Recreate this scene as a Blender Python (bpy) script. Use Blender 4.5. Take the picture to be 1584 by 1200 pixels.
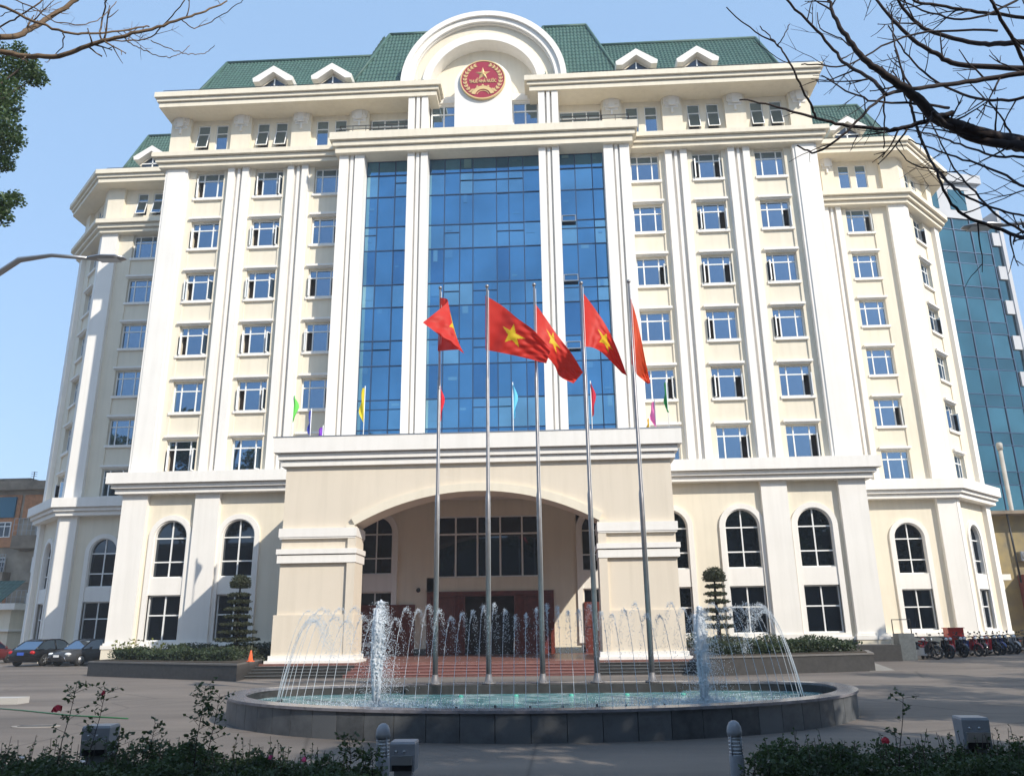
import bpy, bmesh, math, random
from math import sin, cos, pi, radians, sqrt, atan2, hypot
from mathutils import Vector, Matrix, noise

# ------------------------------------------------------------------ camera, sky, sun
for o in list(bpy.data.objects): bpy.data.objects.remove(o)
scene = bpy.context.scene
C = scene.collection
F, EYE = 1237.0, 1.8
def cam_rot(p, r, y):
    cy, sy = cos(y), sin(y); cp, sp = cos(p), sin(p); cr, sr = cos(r), sin(r)
    right = Vector((cy, sy, 0)); f0 = Vector((-sy, cy, 0)); u0 = Vector((0, 0, 1))
    fw = f0*cp + u0*sp; up = -f0*sp + u0*cp
    return right*cr + up*sr, up*cr - right*sr, fw
RX, RY, RF = cam_rot(radians(16.62), radians(-.79), radians(2.8))
cam_data = bpy.data.cameras.new('camera'); cam = bpy.data.objects.new('camera', cam_data); C.objects.link(cam)
cam_data.sensor_width = 36; cam_data.lens = 36*F/1584; cam_data.clip_end = 3000; cam_data.clip_start = .1
m = Matrix((RX, RY, -RF)).transposed().to_4x4(); m.translation = (0, 0, EYE); cam.matrix_world = m
scene.camera = cam
SUN_EL, SUN_AZ = radians(34.5), radians(45)          # azimuth measured from -Y towards +X
sd = Vector((sin(SUN_AZ)*cos(SUN_EL), -cos(SUN_AZ)*cos(SUN_EL), sin(SUN_EL)))
world = bpy.data.worlds.new('World'); scene.world = world; world.use_nodes = True
wn = world.node_tree.nodes; bg = wn['Background']
sky = wn.new('ShaderNodeTexSky'); sky.sky_type = 'NISHITA'; sky.sun_disc = False
sky.sun_elevation = SUN_EL; sky.sun_rotation = math.atan2(sd.x, sd.y)
sky.air_density = 1.0; sky.dust_density = 1.0; sky.ozone_density = 1.3; sky.altitude = 0
smx = wn.new('ShaderNodeMix'); smx.data_type = 'RGBA'; smx.inputs[0].default_value = .8       # even haze through the clear sky
smx.inputs[7].default_value = (1.1, 1.75, 2.7, 1)
world.node_tree.links.new(sky.outputs[0], smx.inputs[6]); world.node_tree.links.new(smx.outputs[2], bg.inputs[0]); bg.inputs[1].default_value = .15
sun = bpy.data.lights.new('sun', 'SUN'); sun.energy = 2.3; sun.angle = radians(.5); sun.color = (1, .93, .82)
so = bpy.data.objects.new('sun', sun); C.objects.link(so); so.rotation_euler = sd.to_track_quat('Z', 'Y').to_euler()
scene.view_settings.view_transform = 'Standard'; scene.view_settings.look = 'None'
scene.view_settings.exposure = 1.2; scene.view_settings.gamma = 1

def at(px, py, Y):                                    # photo direction -> a point in the vertical plane at depth Y
    d = RX*((px-792)/F) + RY*(-(py-600)/F) + RF
    t = Y/d.y
    return Vector((d.x*t, Y, d.z*t + EYE))

# ------------------------------------------------------------------ helpers
class MB:
    def __init__(s, M=None): s.v = []; s.f = []; s.m = []; s.sm = []; s.M = M
    def add(s, vs, fs, mat=0, smooth=False):
        b = len(s.v)
        if s.M is not None: vs = [s.M @ Vector(v) for v in vs]
        s.v += [tuple(v) for v in vs]
        for f in fs: s.f.append([b+i for i in f]); s.m.append(mat); s.sm.append(smooth)
    def box(s, x0, x1, y0, y1, z0, z1, mat=0):
        s.add([(x0,y0,z0),(x1,y0,z0),(x1,y1,z0),(x0,y1,z0),(x0,y0,z1),(x1,y0,z1),(x1,y1,z1),(x0,y1,z1)],
              [(0,3,2,1),(4,5,6,7),(0,1,5,4),(1,2,6,5),(2,3,7,6),(3,0,4,7)], mat)
    def prism(s, poly, z0, z1, mat=0):                # plan polygon, counter-clockwise from above
        n = len(poly)
        s.add([(x,y,z0) for x,y in poly]+[(x,y,z1) for x,y in poly],
              [list(range(n))[::-1], list(range(n,2*n))]+[(i,(i+1)%n,n+(i+1)%n,n+i) for i in range(n)], mat)
    def slab(s, poly, y0, y1, mat=0):                 # elevation polygon (x,z), counter-clockwise from the front
        n = len(poly)
        s.add([(x,y0,z) for x,z in poly]+[(x,y1,z) for x,z in poly],
              [list(range(n)), list(range(n,2*n))[::-1]]+[(i,n+i,n+(i+1)%n,(i+1)%n) for i in range(n)], mat)
    def ring(s, inner, outer, y0, y1, mat=0, closed=False):   # band between two (x,z) curves, thick from y0 to y1
        n = len(inner); vs = []
        for a, b in zip(inner, outer): vs += [(a[0],y0,a[1]),(b[0],y0,b[1]),(b[0],y1,b[1]),(a[0],y1,a[1])]
        fs = []
        for i in range(n if closed else n-1):
            j = (i+1) % n
            for k in range(4): fs.append((4*i+k, 4*i+(k+1)%4, 4*j+(k+1)%4, 4*j+k))
        if not closed: fs += [(3,2,1,0), (4*n-4,4*n-3,4*n-2,4*n-1)]
        s.add(vs, fs, mat)
    def tube(s, pts, r, n=8, mat=0, smooth=True, cap=True):
        pts = [Vector(p) for p in pts]; k = len(pts)
        rs = r if isinstance(r, (list, tuple)) else [r]*k
        t0 = (pts[1]-pts[0]).normalized(); a = Vector((0,0,1)) if abs(t0.z) < .9 else Vector((1,0,0))
        nrm = t0.cross(a).normalized(); vs = []
        for i, p in enumerate(pts):
            t = (pts[min(i+1,k-1)]-pts[max(i-1,0)])
            t = t.normalized() if t.length > 1e-9 else t0
            nrm = (nrm - t*nrm.dot(t)); nrm = nrm.normalized() if nrm.length > 1e-6 else t.orthogonal().normalized()
            b = t.cross(nrm)
            for j in range(n):
                q = 2*pi*j/n; vs.append(p + (nrm*cos(q)+b*sin(q))*rs[i])
        fs = [(i*n+j, i*n+(j+1)%n, (i+1)*n+(j+1)%n, (i+1)*n+j) for i in range(k-1) for j in range(n)]
        if cap: fs += [list(range(n))[::-1], list(range((k-1)*n, k*n))]
        s.add(vs, fs, mat, smooth)
    def lathe(s, prof, c=(0,0,0), n=16, mat=0, smooth=True, axis='z'):
        vs = []
        for r, h in prof:
            for j in range(n):
                q = 2*pi*j/n
                if axis == 'z': vs.append((c[0]+r*cos(q), c[1]+r*sin(q), c[2]+h))
                elif axis == 'y': vs.append((c[0]+r*cos(q), c[1]-h, c[2]+r*sin(q)))
                else: vs.append((c[0]+h, c[1]+r*cos(q), c[2]+r*sin(q)))
        k = len(prof)
        fs = [(i*n+j, i*n+(j+1)%n, (i+1)*n+(j+1)%n, (i+1)*n+j) for i in range(k-1) for j in range(n)]
        fs += [list(range(n))[::-1], list(range((k-1)*n, k*n))]
        s.add(vs, fs, mat, smooth)
    def ball(s, c, r, n=8, mat=0):
        r = r if isinstance(r, (tuple, list)) else (r,r,r); m2 = max(4, n//2+1); vs = []; fs = []
        for i in range(m2+1):
            th = pi*i/m2
            for j in range(n):
                q = 2*pi*j/n; vs.append((c[0]+r[0]*sin(th)*cos(q), c[1]+r[1]*sin(th)*sin(q), c[2]+r[2]*cos(th)))
        for i in range(m2):
            for j in range(n): fs.append((i*n+j, (i+1)*n+j, (i+1)*n+(j+1)%n, i*n+(j+1)%n))
        s.add(vs, fs, mat, True)
    def loft(s, rings, mat=0, smooth=True, cap=True):
        n = len(rings[0]); vs = [p for r in rings for p in r]
        fs = [(i*n+j, i*n+(j+1)%n, (i+1)*n+(j+1)%n, (i+1)*n+j) for i in range(len(rings)-1) for j in range(n)]
        if cap: fs += [list(range(n))[::-1], list(range((len(rings)-1)*n, len(rings)*n))]
        s.add(vs, fs, mat, smooth)
    def mesh(s, name, mats):
        me = bpy.data.meshes.new(name); me.from_pydata(s.v, [], s.f)
        for mm in (mats if isinstance(mats, (list, tuple)) else [mats]): me.materials.append(mm)
        me.polygons.foreach_set('material_index', s.m); me.polygons.foreach_set('use_smooth', s.sm)
        me.update(); return me
    def build(s, name, mats, parent=None, loc=(0,0,0), rz=0, fix=False):
        me = s.mesh(name, mats)
        if fix:
            bm = bmesh.new(); bm.from_mesh(me); bmesh.ops.recalc_face_normals(bm, faces=bm.faces); bm.to_mesh(me); bm.free()
        return link(name, me, parent, loc, rz)
def link(name, me, parent=None, loc=(0,0,0), rz=0):
    o = bpy.data.objects.new(name, me); C.objects.link(o); o.parent = parent; o.location = loc; o.rotation_euler = (0,0,rz); return o
def tag(o, label=None, cat=None, group=None, kind=None):
    for k, v in (('label',label),('category',cat),('group',group),('kind',kind)):
        if v: o[k] = v
    return o
def thing(name, label, cat, loc=(0,0,0), rz=0, group=None): return tag(link(name, None, None, loc, rz), label, cat, group)
def kids(o): return [c for c in C.objects if c.parent == o]
def dup(o, loc, rz, label, group=None):
    r = o.copy(); C.objects.link(r); r.location = loc; r.rotation_euler = (0,0,rz); r['label'] = label
    if group: r['group'] = group
    for ch in KID[o.name]:
        c = ch.copy(); C.objects.link(c); c.parent = r
        for g in KID.get(ch.name, []):
            d = g.copy(); C.objects.link(d); d.parent = c
    return r
KID = {}
def remember(o):
    KID[o.name] = kids(o)
    for c in KID[o.name]: KID[c.name] = kids(c)

def mat(name, col, rough=.6, metal=0, var=0, scale=3, bump=0, bscale=30, spec=None, var2=None, detail=4):
    m = bpy.data.materials.new(name); m.use_nodes = True; nt = m.node_tree; p = nt.nodes['Principled BSDF']
    p.inputs['Base Color'].default_value = (*col, 1); p.inputs['Roughness'].default_value = rough; p.inputs['Metallic'].default_value = metal
    if spec is not None: p.inputs['Specular IOR Level'].default_value = spec
    tc = nt.nodes.new('ShaderNodeTexCoord')
    if var:
        nz = nt.nodes.new('ShaderNodeTexNoise'); nz.inputs['Scale'].default_value = scale; nz.inputs['Detail'].default_value = detail
        nt.links.new(tc.outputs['Object'], nz.inputs['Vector'])
        r = nt.nodes.new('ShaderNodeValToRGB'); r.color_ramp.elements[0].position = .3; r.color_ramp.elements[1].position = .7
        c2 = var2 or tuple(c*(1-var) for c in col)
        r.color_ramp.elements[0].color = (*c2, 1); r.color_ramp.elements[1].color = (*col, 1)
        nt.links.new(nz.outputs['Fac'], r.inputs[0]); nt.links.new(r.outputs[0], p.inputs['Base Color'])
    if bump:
        nb = nt.nodes.new('ShaderNodeTexNoise'); nb.inputs['Scale'].default_value = bscale; nb.inputs['Detail'].default_value = 6
        nt.links.new(tc.outputs['Object'], nb.inputs['Vector'])
        b = nt.nodes.new('ShaderNodeBump'); b.inputs['Strength'].default_value = bump; b.inputs['Distance'].default_value = .02
        nt.links.new(nb.outputs['Fac'], b.inputs['Height']); nt.links.new(b.outputs[0], p.inputs['Normal'])
    return m
def leafmat(name, col, col2, trans=.25, scale=1.5):
    m = mat(name, col, .55, 0, .5, scale, var2=col2); nt = m.node_tree; p = nt.nodes['Principled BSDF']
    t = nt.nodes.new('ShaderNodeBsdfTranslucent'); t.inputs[0].default_value = (*[min(1,c*1.6) for c in col], 1)
    mx = nt.nodes.new('ShaderNodeMixShader'); mx.inputs[0].default_value = trans; out = nt.nodes['Material Output']
    nt.links.new(p.outputs[0], mx.inputs[1]); nt.links.new(t.outputs[0], mx.inputs[2]); nt.links.new(mx.outputs[0], out.inputs[0]); return m

CREAM = mat('cream_render', (.79,.715,.575), .85, 0, .06, .7, .08, 60)
def streaked(m, amt):                                  # faint rain streaks in the paint
    nt = m.node_tree; p = nt.nodes['Principled BSDF']; tc = nt.nodes.new('ShaderNodeTexCoord'); mp = nt.nodes.new('ShaderNodeMapping')
    mp.inputs['Scale'].default_value = (3.5, 3.5, .22); nz = nt.nodes.new('ShaderNodeTexNoise'); nz.inputs['Scale'].default_value = 1.0; nz.inputs['Detail'].default_value = 5
    nt.links.new(tc.outputs['Object'], mp.inputs[0]); nt.links.new(mp.outputs[0], nz.inputs['Vector'])
    r = nt.nodes.new('ShaderNodeValToRGB'); r.color_ramp.elements[0].position = .3; r.color_ramp.elements[1].position = .55
    r.color_ramp.elements[0].color = (1-amt,1-amt,1-amt*1.1,1); r.color_ramp.elements[1].color = (1,1,1,1)
    nt.links.new(nz.outputs['Fac'], r.inputs[0])
    mx = nt.nodes.new('ShaderNodeMix'); mx.data_type = 'RGBA'; mx.blend_type = 'MULTIPLY'; mx.inputs[0].default_value = 1
    src = p.inputs['Base Color'].links[0].from_socket
    nt.links.new(src, mx.inputs[6]); nt.links.new(r.outputs[0], mx.inputs[7]); nt.links.new(mx.outputs[2], p.inputs['Base Color'])
streaked(CREAM, .06)
WHITE = mat('white_render', (.845,.81,.755), .8, 0, .05, .6, .06, 60); streaked(WHITE, .055)
TRIM = mat('window_frame_white', (.82,.82,.8), .4)
PORT = mat('portico_render', (.72,.635,.515), .85, 0, .05, .5, .08, 60); streaked(PORT, .06)
GRANITE = mat('grey_granite', (.13,.145,.15), .45, 0, .35, 9, .05, 90)
DGRAN = mat('dark_granite', (.045,.043,.042), .5, 0, .4, 6, .06, 80)
RGRAN = mat('red_granite', (.2,.085,.075), .5, 0, .25, 12)
DARK = mat('dark_interior', (.02,.018,.017), .9)
UNLITM = mat('unlit_rooms', (.08,.06,.05), .9, 0, .6, 1.2)
METAL = mat('galvanised_metal', (.42,.42,.43), .35, .85)
STEEL = mat('brushed_steel', (.36,.345,.35), .42, .8, .2, 8)
BLACKM = mat('black_metal', (.02,.02,.022), .4, .3)
def glass(name, tint, rough=.02, var=.25, base=(.01,.02,.035), mixf=.85, sc=.35):
    m = bpy.data.materials.new(name); m.use_nodes = True; nt = m.node_tree; p = nt.nodes['Principled BSDF']
    p.inputs['Base Color'].default_value = (*base, 1); p.inputs['Roughness'].default_value = .15
    g = nt.nodes.new('ShaderNodeBsdfGlossy'); g.inputs['Roughness'].default_value = rough
    tc = nt.nodes.new('ShaderNodeTexCoord'); nz = nt.nodes.new('ShaderNodeTexNoise'); nz.inputs['Scale'].default_value = sc; nz.inputs['Detail'].default_value = 3
    nt.links.new(tc.outputs['Object'], nz.inputs['Vector'])
    r = nt.nodes.new('ShaderNodeValToRGB'); r.color_ramp.elements[0].position = .35; r.color_ramp.elements[1].position = .65
    r.color_ramp.elements[0].color = (*[c*(1-var) for c in tint],1); r.color_ramp.elements[1].color = (*tint,1)
    nt.links.new(nz.outputs['Fac'], r.inputs[0]); nt.links.new(r.outputs[0], g.inputs[0])
    mx = nt.nodes.new('ShaderNodeMixShader'); mx.inputs[0].default_value = mixf
    nt.links.new(p.outputs[0], mx.inputs[1]); nt.links.new(g.outputs[0], mx.inputs[2]); nt.links.new(mx.outputs[0], nt.nodes['Material Output'].inputs[0]); return m
GLASS = glass('window_glass', (.26,.38,.52))
GLASSD = glass('dark_window_glass', (.085,.1,.12))
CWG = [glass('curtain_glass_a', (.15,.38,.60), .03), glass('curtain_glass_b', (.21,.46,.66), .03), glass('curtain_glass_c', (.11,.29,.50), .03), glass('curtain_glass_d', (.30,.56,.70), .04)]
MULL = mat('blue_mullion', (.035,.07,.14), .4, .4)
GREEN = mat('green_roof_tile', (.055,.125,.10), .6, 0, .3, 2.5)
WOOD = mat('red_brown_wood', (.17,.035,.022), .4, 0, .4, 4)

# ------------------------------------------------------------------ ground
XC = -3.67
def ground():
    m = bpy.data.materials.new('asphalt'); m.use_nodes = True; nt = m.node_tree; p = nt.nodes['Principled BSDF']; N = nt.nodes.new; L = nt.links.new
    tc = N('ShaderNodeTexCoord'); a = N('ShaderNodeTexNoise'); a.inputs['Scale'].default_value = .22; a.inputs['Detail'].default_value = 6; a.inputs['Roughness'].default_value = .6
    mp = N('ShaderNodeMapping'); mp.inputs['Scale'].default_value = (.5, 1.8, 1); L(tc.outputs['Object'], mp.inputs[0]); L(mp.outputs[0], a.inputs['Vector'])
    r = N('ShaderNodeValToRGB'); r.color_ramp.elements[0].position = .35; r.color_ramp.elements[1].position = .68
    r.color_ramp.elements[0].color = (.118,.099,.085,1); r.color_ramp.elements[1].color = (.215,.18,.152,1); L(a.outputs['Fac'], r.inputs[0])
    b = N('ShaderNodeTexNoise'); b.inputs['Scale'].default_value = 55; b.inputs['Detail'].default_value = 8; L(tc.outputs['Object'], b.inputs['Vector'])
    mx = N('ShaderNodeMix'); mx.data_type = 'RGBA'; mx.blend_type = 'OVERLAY'; mx.inputs[0].default_value = .55; L(r.outputs[0], mx.inputs[6]); L(b.outputs['Fac'], mx.inputs[7])
    c = N('ShaderNodeTexVoronoi'); c.feature = 'DISTANCE_TO_EDGE'; c.inputs['Scale'].default_value = .16; L(tc.outputs['Object'], c.inputs['Vector'])
    cr = N('ShaderNodeValToRGB'); cr.color_ramp.elements[0].position = 0; cr.color_ramp.elements[1].position = .006; cr.color_ramp.elements[0].color = (.6,.6,.6,1)
    L(c.outputs['Distance'], cr.inputs[0]); m2 = N('ShaderNodeMix'); m2.data_type = 'RGBA'; m2.blend_type = 'MULTIPLY'; m2.inputs[0].default_value = 1
    L(mx.outputs[2], m2.inputs[6]); L(cr.outputs[0], m2.inputs[7]); L(m2.outputs[2], p.inputs['Base Color'])
    p.inputs['Roughness'].default_value = .85
    bp = N('ShaderNodeBump'); bp.inputs['Strength'].default_value = .35; bp.inputs['Distance'].default_value = .02; L(b.outputs['Fac'], bp.inputs['Height']); L(bp.outputs[0], p.inputs['Normal'])
    g = MB(); g.add([(-900,-400,0),(900,-400,0),(900,1500,0),(-900,1500,0)], [(0,1,2,3)])
    o = g.build('ground', m); o['kind'] = 'structure'
ground()

# ------------------------------------------------------------------ the office building (local frame: u, v, z with v = 0 on the main facade)
B = thing('office_building', 'large cream and white ten storey office block with green tiled roof and round gable', 'building', (XC, 44, 0))
def rect(d, u=20.5, v1=14): return [(-u-d,-d),(u+d,-d),(u+d,v1),(-u-d,v1)]
def wing(s, d):
    k = .4142*d
    p = [(20.3,8-d),(29.1+k,8-d),(33.3+d,12.2-k),(33.3+d,26),(20.3,26)]
    return p if s > 0 else [(-x,y) for x, y in p][::-1]
def stack(fn, steps, name, m, label=None):
    b = MB()
    for z0, z1, d in steps: b.prism(fn(d), z0, z1)
    o = b.build(name, m, B)
    if label: o['label'] = label
    return o
# solid cores; the dark of unlit rooms behind the windows is in their colour
b = MB(); b.box(-20.2,20.2,.95,14,.2,34); b.build('interior', UNLITM, B)
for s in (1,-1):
    b = MB(); b.prism(wing(s,-1.0), .2, 34); b.build('interior', UNLITM, B)

def mirror(s, u0, u1): return (u0, u1) if s > 0 else (-u1, -u0)
ROWS = [30.05-3.52*k for k in range(6)]                # window heads; openings 1.86 high, 1.8 wide
def upper_bay(b, c, j0, j1, v0=.25, vs=.33, base=10.4, top=30.15):
    """jambs from j0 and j1 to the opening and spandrels between the openings"""
    b.box(j0, c-.9, v0, .95, base, top); b.box(c+.9, j1, v0, .95, base, top)
    edges = [top]+[e for z in ROWS for e in (z, z-1.86)]+[base]
    for i in range(0, len(edges), 2):
        if edges[i]-edges[i+1] > .01: b.box(c-.9, c+.9, vs, .95, edges[i+1], edges[i])
def ribs(b, c, z0, z1, v=-.02, w=.75):
    b.box(c-w, c+w, v+.28, .95, z0, z1)
    b.box(c-w+.08, c-.26, v, v+.28, z0, z1); b.box(c+.26, c+w-.08, v, v+.28, z0, z1); b.box(c-.08, c+.08, v+.1, v+.28, z0, z1)
COLS = [10.0, 13.85, 17.7]
for s in (1,-1):
    b = MB()
    for c, j0, j1 in ((10.0,8.85,11.17),(13.85,12.67,15.02),(17.7,16.52,19.05)):
        if s > 0: upper_bay(b, c, j0, j1)
        else: upper_bay(b, -c, -j1, -j0)
    b.box(*mirror(s,19.0,20.3), .5, 8.3, 9.2, 34); b.build('wall', CREAM, B)
    b = MB(); b.box(*mirror(s,19.05,20.5), -.05, 8.2, 9.2, 30.4); b.box(*mirror(s,19.2,20.35), -.11, -.05, 10.4, 30.2); b.build('pilaster', WHITE, B)
    for c in (11.92, 15.77):
        b = MB(); ribs(b, s*c, 10.38, 30.35); b.build('pilaster', WHITE, B)

# windows ---------------------------------------------------------
def frame_bars(b, x0, x1, z0, z1, xs=(), zs=(), t=.045, y0=0, y1=.08, vert_full=True):
    b.box(x0, x0+t, y0, y1, z0, z1); b.box(x1-t, x1, y0, y1, z0, z1); b.box(x0+t, x1-t, y0, y1, z0, z0+t); b.box(x0+t, x1-t, y0, y1, z1-t, z1)
    for x in xs: b.box(x-t/2, x+t/2, y0+.004, y1-.004, z0+t, z1-t)
    for z in zs: b.box(x0+t, x1-t, y0+.008, y1-.008, z-t/2, z+t/2)
def sash(L):                                           # hinged on the opening's side, local x away from the hinge
    b = MB(); w, h = .43*L, 1.28
    x0, x1 = min(0,w), max(0,w)
    frame_bars(b, x0, x1, 0, h, t=.05, y0=-.03, y1=.03); me = b.mesh('sash', TRIM)
    g = MB(); g.add([(x0+.05,0,.05),(x1-.05,0,.05),(x1-.05,0,h-.05),(x0+.05,0,h-.05)], [(0,1,2,3)]); return me, g.mesh('sash_pane', GLASS)
SASH = {1: sash(1), -1: sash(-1)}
fb = MB(); frame_bars(fb, -.9, .9, 0, 1.86, (-.45,.45), (1.33,), t=.075); FRAME = fb.mesh('window', TRIM)
sb = MB(); sb.box(-.98,.98,-.33,.0,-.17,0); SILL = sb.mesh('sill', WHITE)
hb = MB(); hb.box(-1.02,1.02,-.42,-.06,1.98,2.12); hb.box(-.95,.95,-.3,-.06,1.9,1.98); HOOD = hb.mesh('hood', WHITE)
PANES = {}
def panes(ol, orr):
    k = (ol, orr)
    if k not in PANES:
        g = MB(); y = .04
        for x0, x1, op in ((-.86,-.47,ol),(-.43,.43,False),(.47,.86,orr)):
            g.add([(x0,y,1.36),(x1,y,1.36),(x1,y,1.82),(x0,y,1.82)], [(0,1,2,3)], 0)
            if not op: g.add([(x0,y,.05),(x1,y,.05),(x1,y,1.3),(x0,y,1.3)], [(0,1,2,3)], 0)
        PANES[k] = g.mesh('pane', GLASS)
    return PANES[k]
rng = random.Random(5)
OPEN = {}                                              # column -> rows: (left sash angle, right sash angle) in degrees
T = {('L',2): ['l','l','lR','lR','','lr'], ('L',1): ['lr','lr','lR','lr','lr','R'], ('L',0): ['','r','lr','lr','r',''],
     ('R',0): ['','','r','','r',''], ('R',1): ['lr','lr','lr','l','lr','r'], ('R',2): ['','r','l','l','r','r'],
     ('WR',0): ['r','','','','r',''], ('WL',0): ['','','','','',''], ('FR',0): ['r','','r','','lr',''], ('FL',0): ['','','','','','lr']}
def window(u, v, z, rz, code, hood=True):
    w = link('window', FRAME, B, (u, v, z-1.86), rz)
    link('pane', panes('l' in code.lower(), 'r' in code.lower()), w)
    link('sill', SILL, w, (0,0,0))
    if hood: link('hood', HOOD, w, (0,0,0))
    if 'l' in code.lower():
        me, gm = SASH[1]; a = -radians(rng.uniform(62,82)); s_ = link('sash', me, w, (-.87,-.02,.03), a); link('sash_glass', gm, w, (-.87,-.02,.03), a)
    if 'r' in code.lower():
        me, gm = SASH[-1]; a = radians(rng.uniform(48,56) if 'R' in code else rng.uniform(64,84)); link('sash', me, w, (.87,-.02,.03), a); link('sash_glass', gm, w, (.87,-.02,.03), a)
for side, s in (('L',-1),('R',1)):
    for ci, c in enumerate(COLS):
        for ri, z in enumerate(ROWS): window(s*c, .5, z, 0, T[(side,ci)][ri], ri > 0)

# wings -----------------------------------------------------------
def arched(b, bt, bg, bf, c, hw, j0, j1, v, top, spring=6.85, zb=4.65, r0=1.3, r1=3.72, base=.95, n=16):
    """wall sheet with an arched and a square opening (b), white surround (bt), glazing (bg) and bars (bf)"""
    arc = [(c-hw*cos(pi*i/n), spring+hw*sin(pi*i/n)) for i in range(n+1)]
    d = .25
    b.box(j0, c-hw, v, .95, base, top); b.box(c+hw, j1, v, .95, base, top)
    outer = [(x, top) for x, z in arc]; b.ring(arc, outer, v, .95)
    bt.ring([(c-hw, r0)]+[(c-hw, zb)]+arc+[(c+hw, zb),(c+hw, r0)], [(c-hw-.28, r0)]+[(c-hw-.28, zb)]+[(c-(hw+.28)*cos(pi*i/n), spring+(hw+.28)*sin(pi*i/n)) for i in range(n+1)]+[(c+hw+.28, zb),(c+hw+.28, r0)], v-.12, v+.3)
    bt.ring([(c-hw+.06, zb)]+[(c-(hw-.06)*cos(pi*i/n), spring+(hw-.06)*sin(pi*i/n)) for i in range(n+1)]+[(c+hw-.06, zb)], [(c-hw, zb)]+arc+[(c+hw, zb)], v-.04, v+.3)
    bt.box(c-hw, c+hw, v-.05, .95, r1, zb); bt.box(c-hw-.28, c+hw+.28, v-.14, .95, base, r0)
    yg = v+.2
    bg.append((c, hw, yg, spring, zb, r0, r1))
def glaze(parent_v, c, hw, yg, spring, zb, r0, r1, M=None, n=16, dark=True):
    f = MB(M); t = .07
    f.box(c-t/2, c+t/2, yg-.05, yg, zb, spring+hw-.03)
    for z in (zb+.85, spring-.05): f.box(c-hw, c+hw, yg-.055, yg-.005, z-t/2, z+t/2)
    f.box(c-hw, c+hw, yg-.06, yg, zb, zb+.06)
    w = f.build('arched_window', TRIM, B)
    g = MB(M); arc = [(c-hw*cos(pi*i/n), yg, spring+hw*sin(pi*i/n)) for i in range(n+1)]
    g.add([(c-hw,yg,zb),(c+hw,yg,zb)]+arc[::-1], [list(range(n+3))]); g.build('pane', GLASSD, w)
    f = MB(M); frame_bars(f, c-hw, c+hw, r0, r1, (c,), (r0+1.35,), t=.07, y0=yg-.06, y1=yg)
    w = f.build('ground_floor_window', TRIM, B)
    g = MB(M); g.add([(c-hw,yg,r0),(c+hw,yg,r0),(c+hw,yg,r1),(c-hw,yg,r1)], [(0,1,2,3)]); g.build('pane', GLASSD, w)
GL = []
for s in (1,-1):
    b, bt, bg = MB(), MB(), []
    cs = [6.1, 10.0, 13.85, 17.7]; js = [(4.9,7.6),(7.6,11.9),(11.9,15.05),(16.35,19.2)]
    for c, (j0, j1) in zip(cs, js):
        a0, a1 = mirror(s, j0, j1); arched(b, bt, bg, None, s*c, .94, a0, a1, .2, 9.3)
    b.build('wall', CREAM, B); bt.build('window_surround', WHITE, B)
    for q in bg: glaze(0, *q)
    for u0, u1 in ((15.0,16.4),(19.15,20.6)):
        b = MB(); a0, a1 = mirror(s, u0, u1); b.box(a0, a1, -.1, .95 if u1 < 20 else 8.2, .9, 9.3); b.box(a0-.06, a1+.06, -.18, .2, .95, 1.25); b.build('pilaster', WHITE, B)
    b = MB(); a0, a1 = mirror(s, 6.0, 20.75); b.box(a0, a1, -.06, .95, .93, 1.1)
    a0, a1 = mirror(s, 19.05, 20.75); b.box(a0, a1, -.24, 8, .94, 1.14); b.build('plinth_cap', WHITE, B)
    b = MB(); a0, a1 = mirror(s, 9, 19.1); b.box(a0, a1, 0, .95, 0, .93); b.build('plinth', GRANITE, B)
    b = MB(); a0, a1 = mirror(s, 19.1, 20.7); b.box(a0, a1, -.2, 8, 0, .94); b.build('pier_base', CREAM, B)

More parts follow.
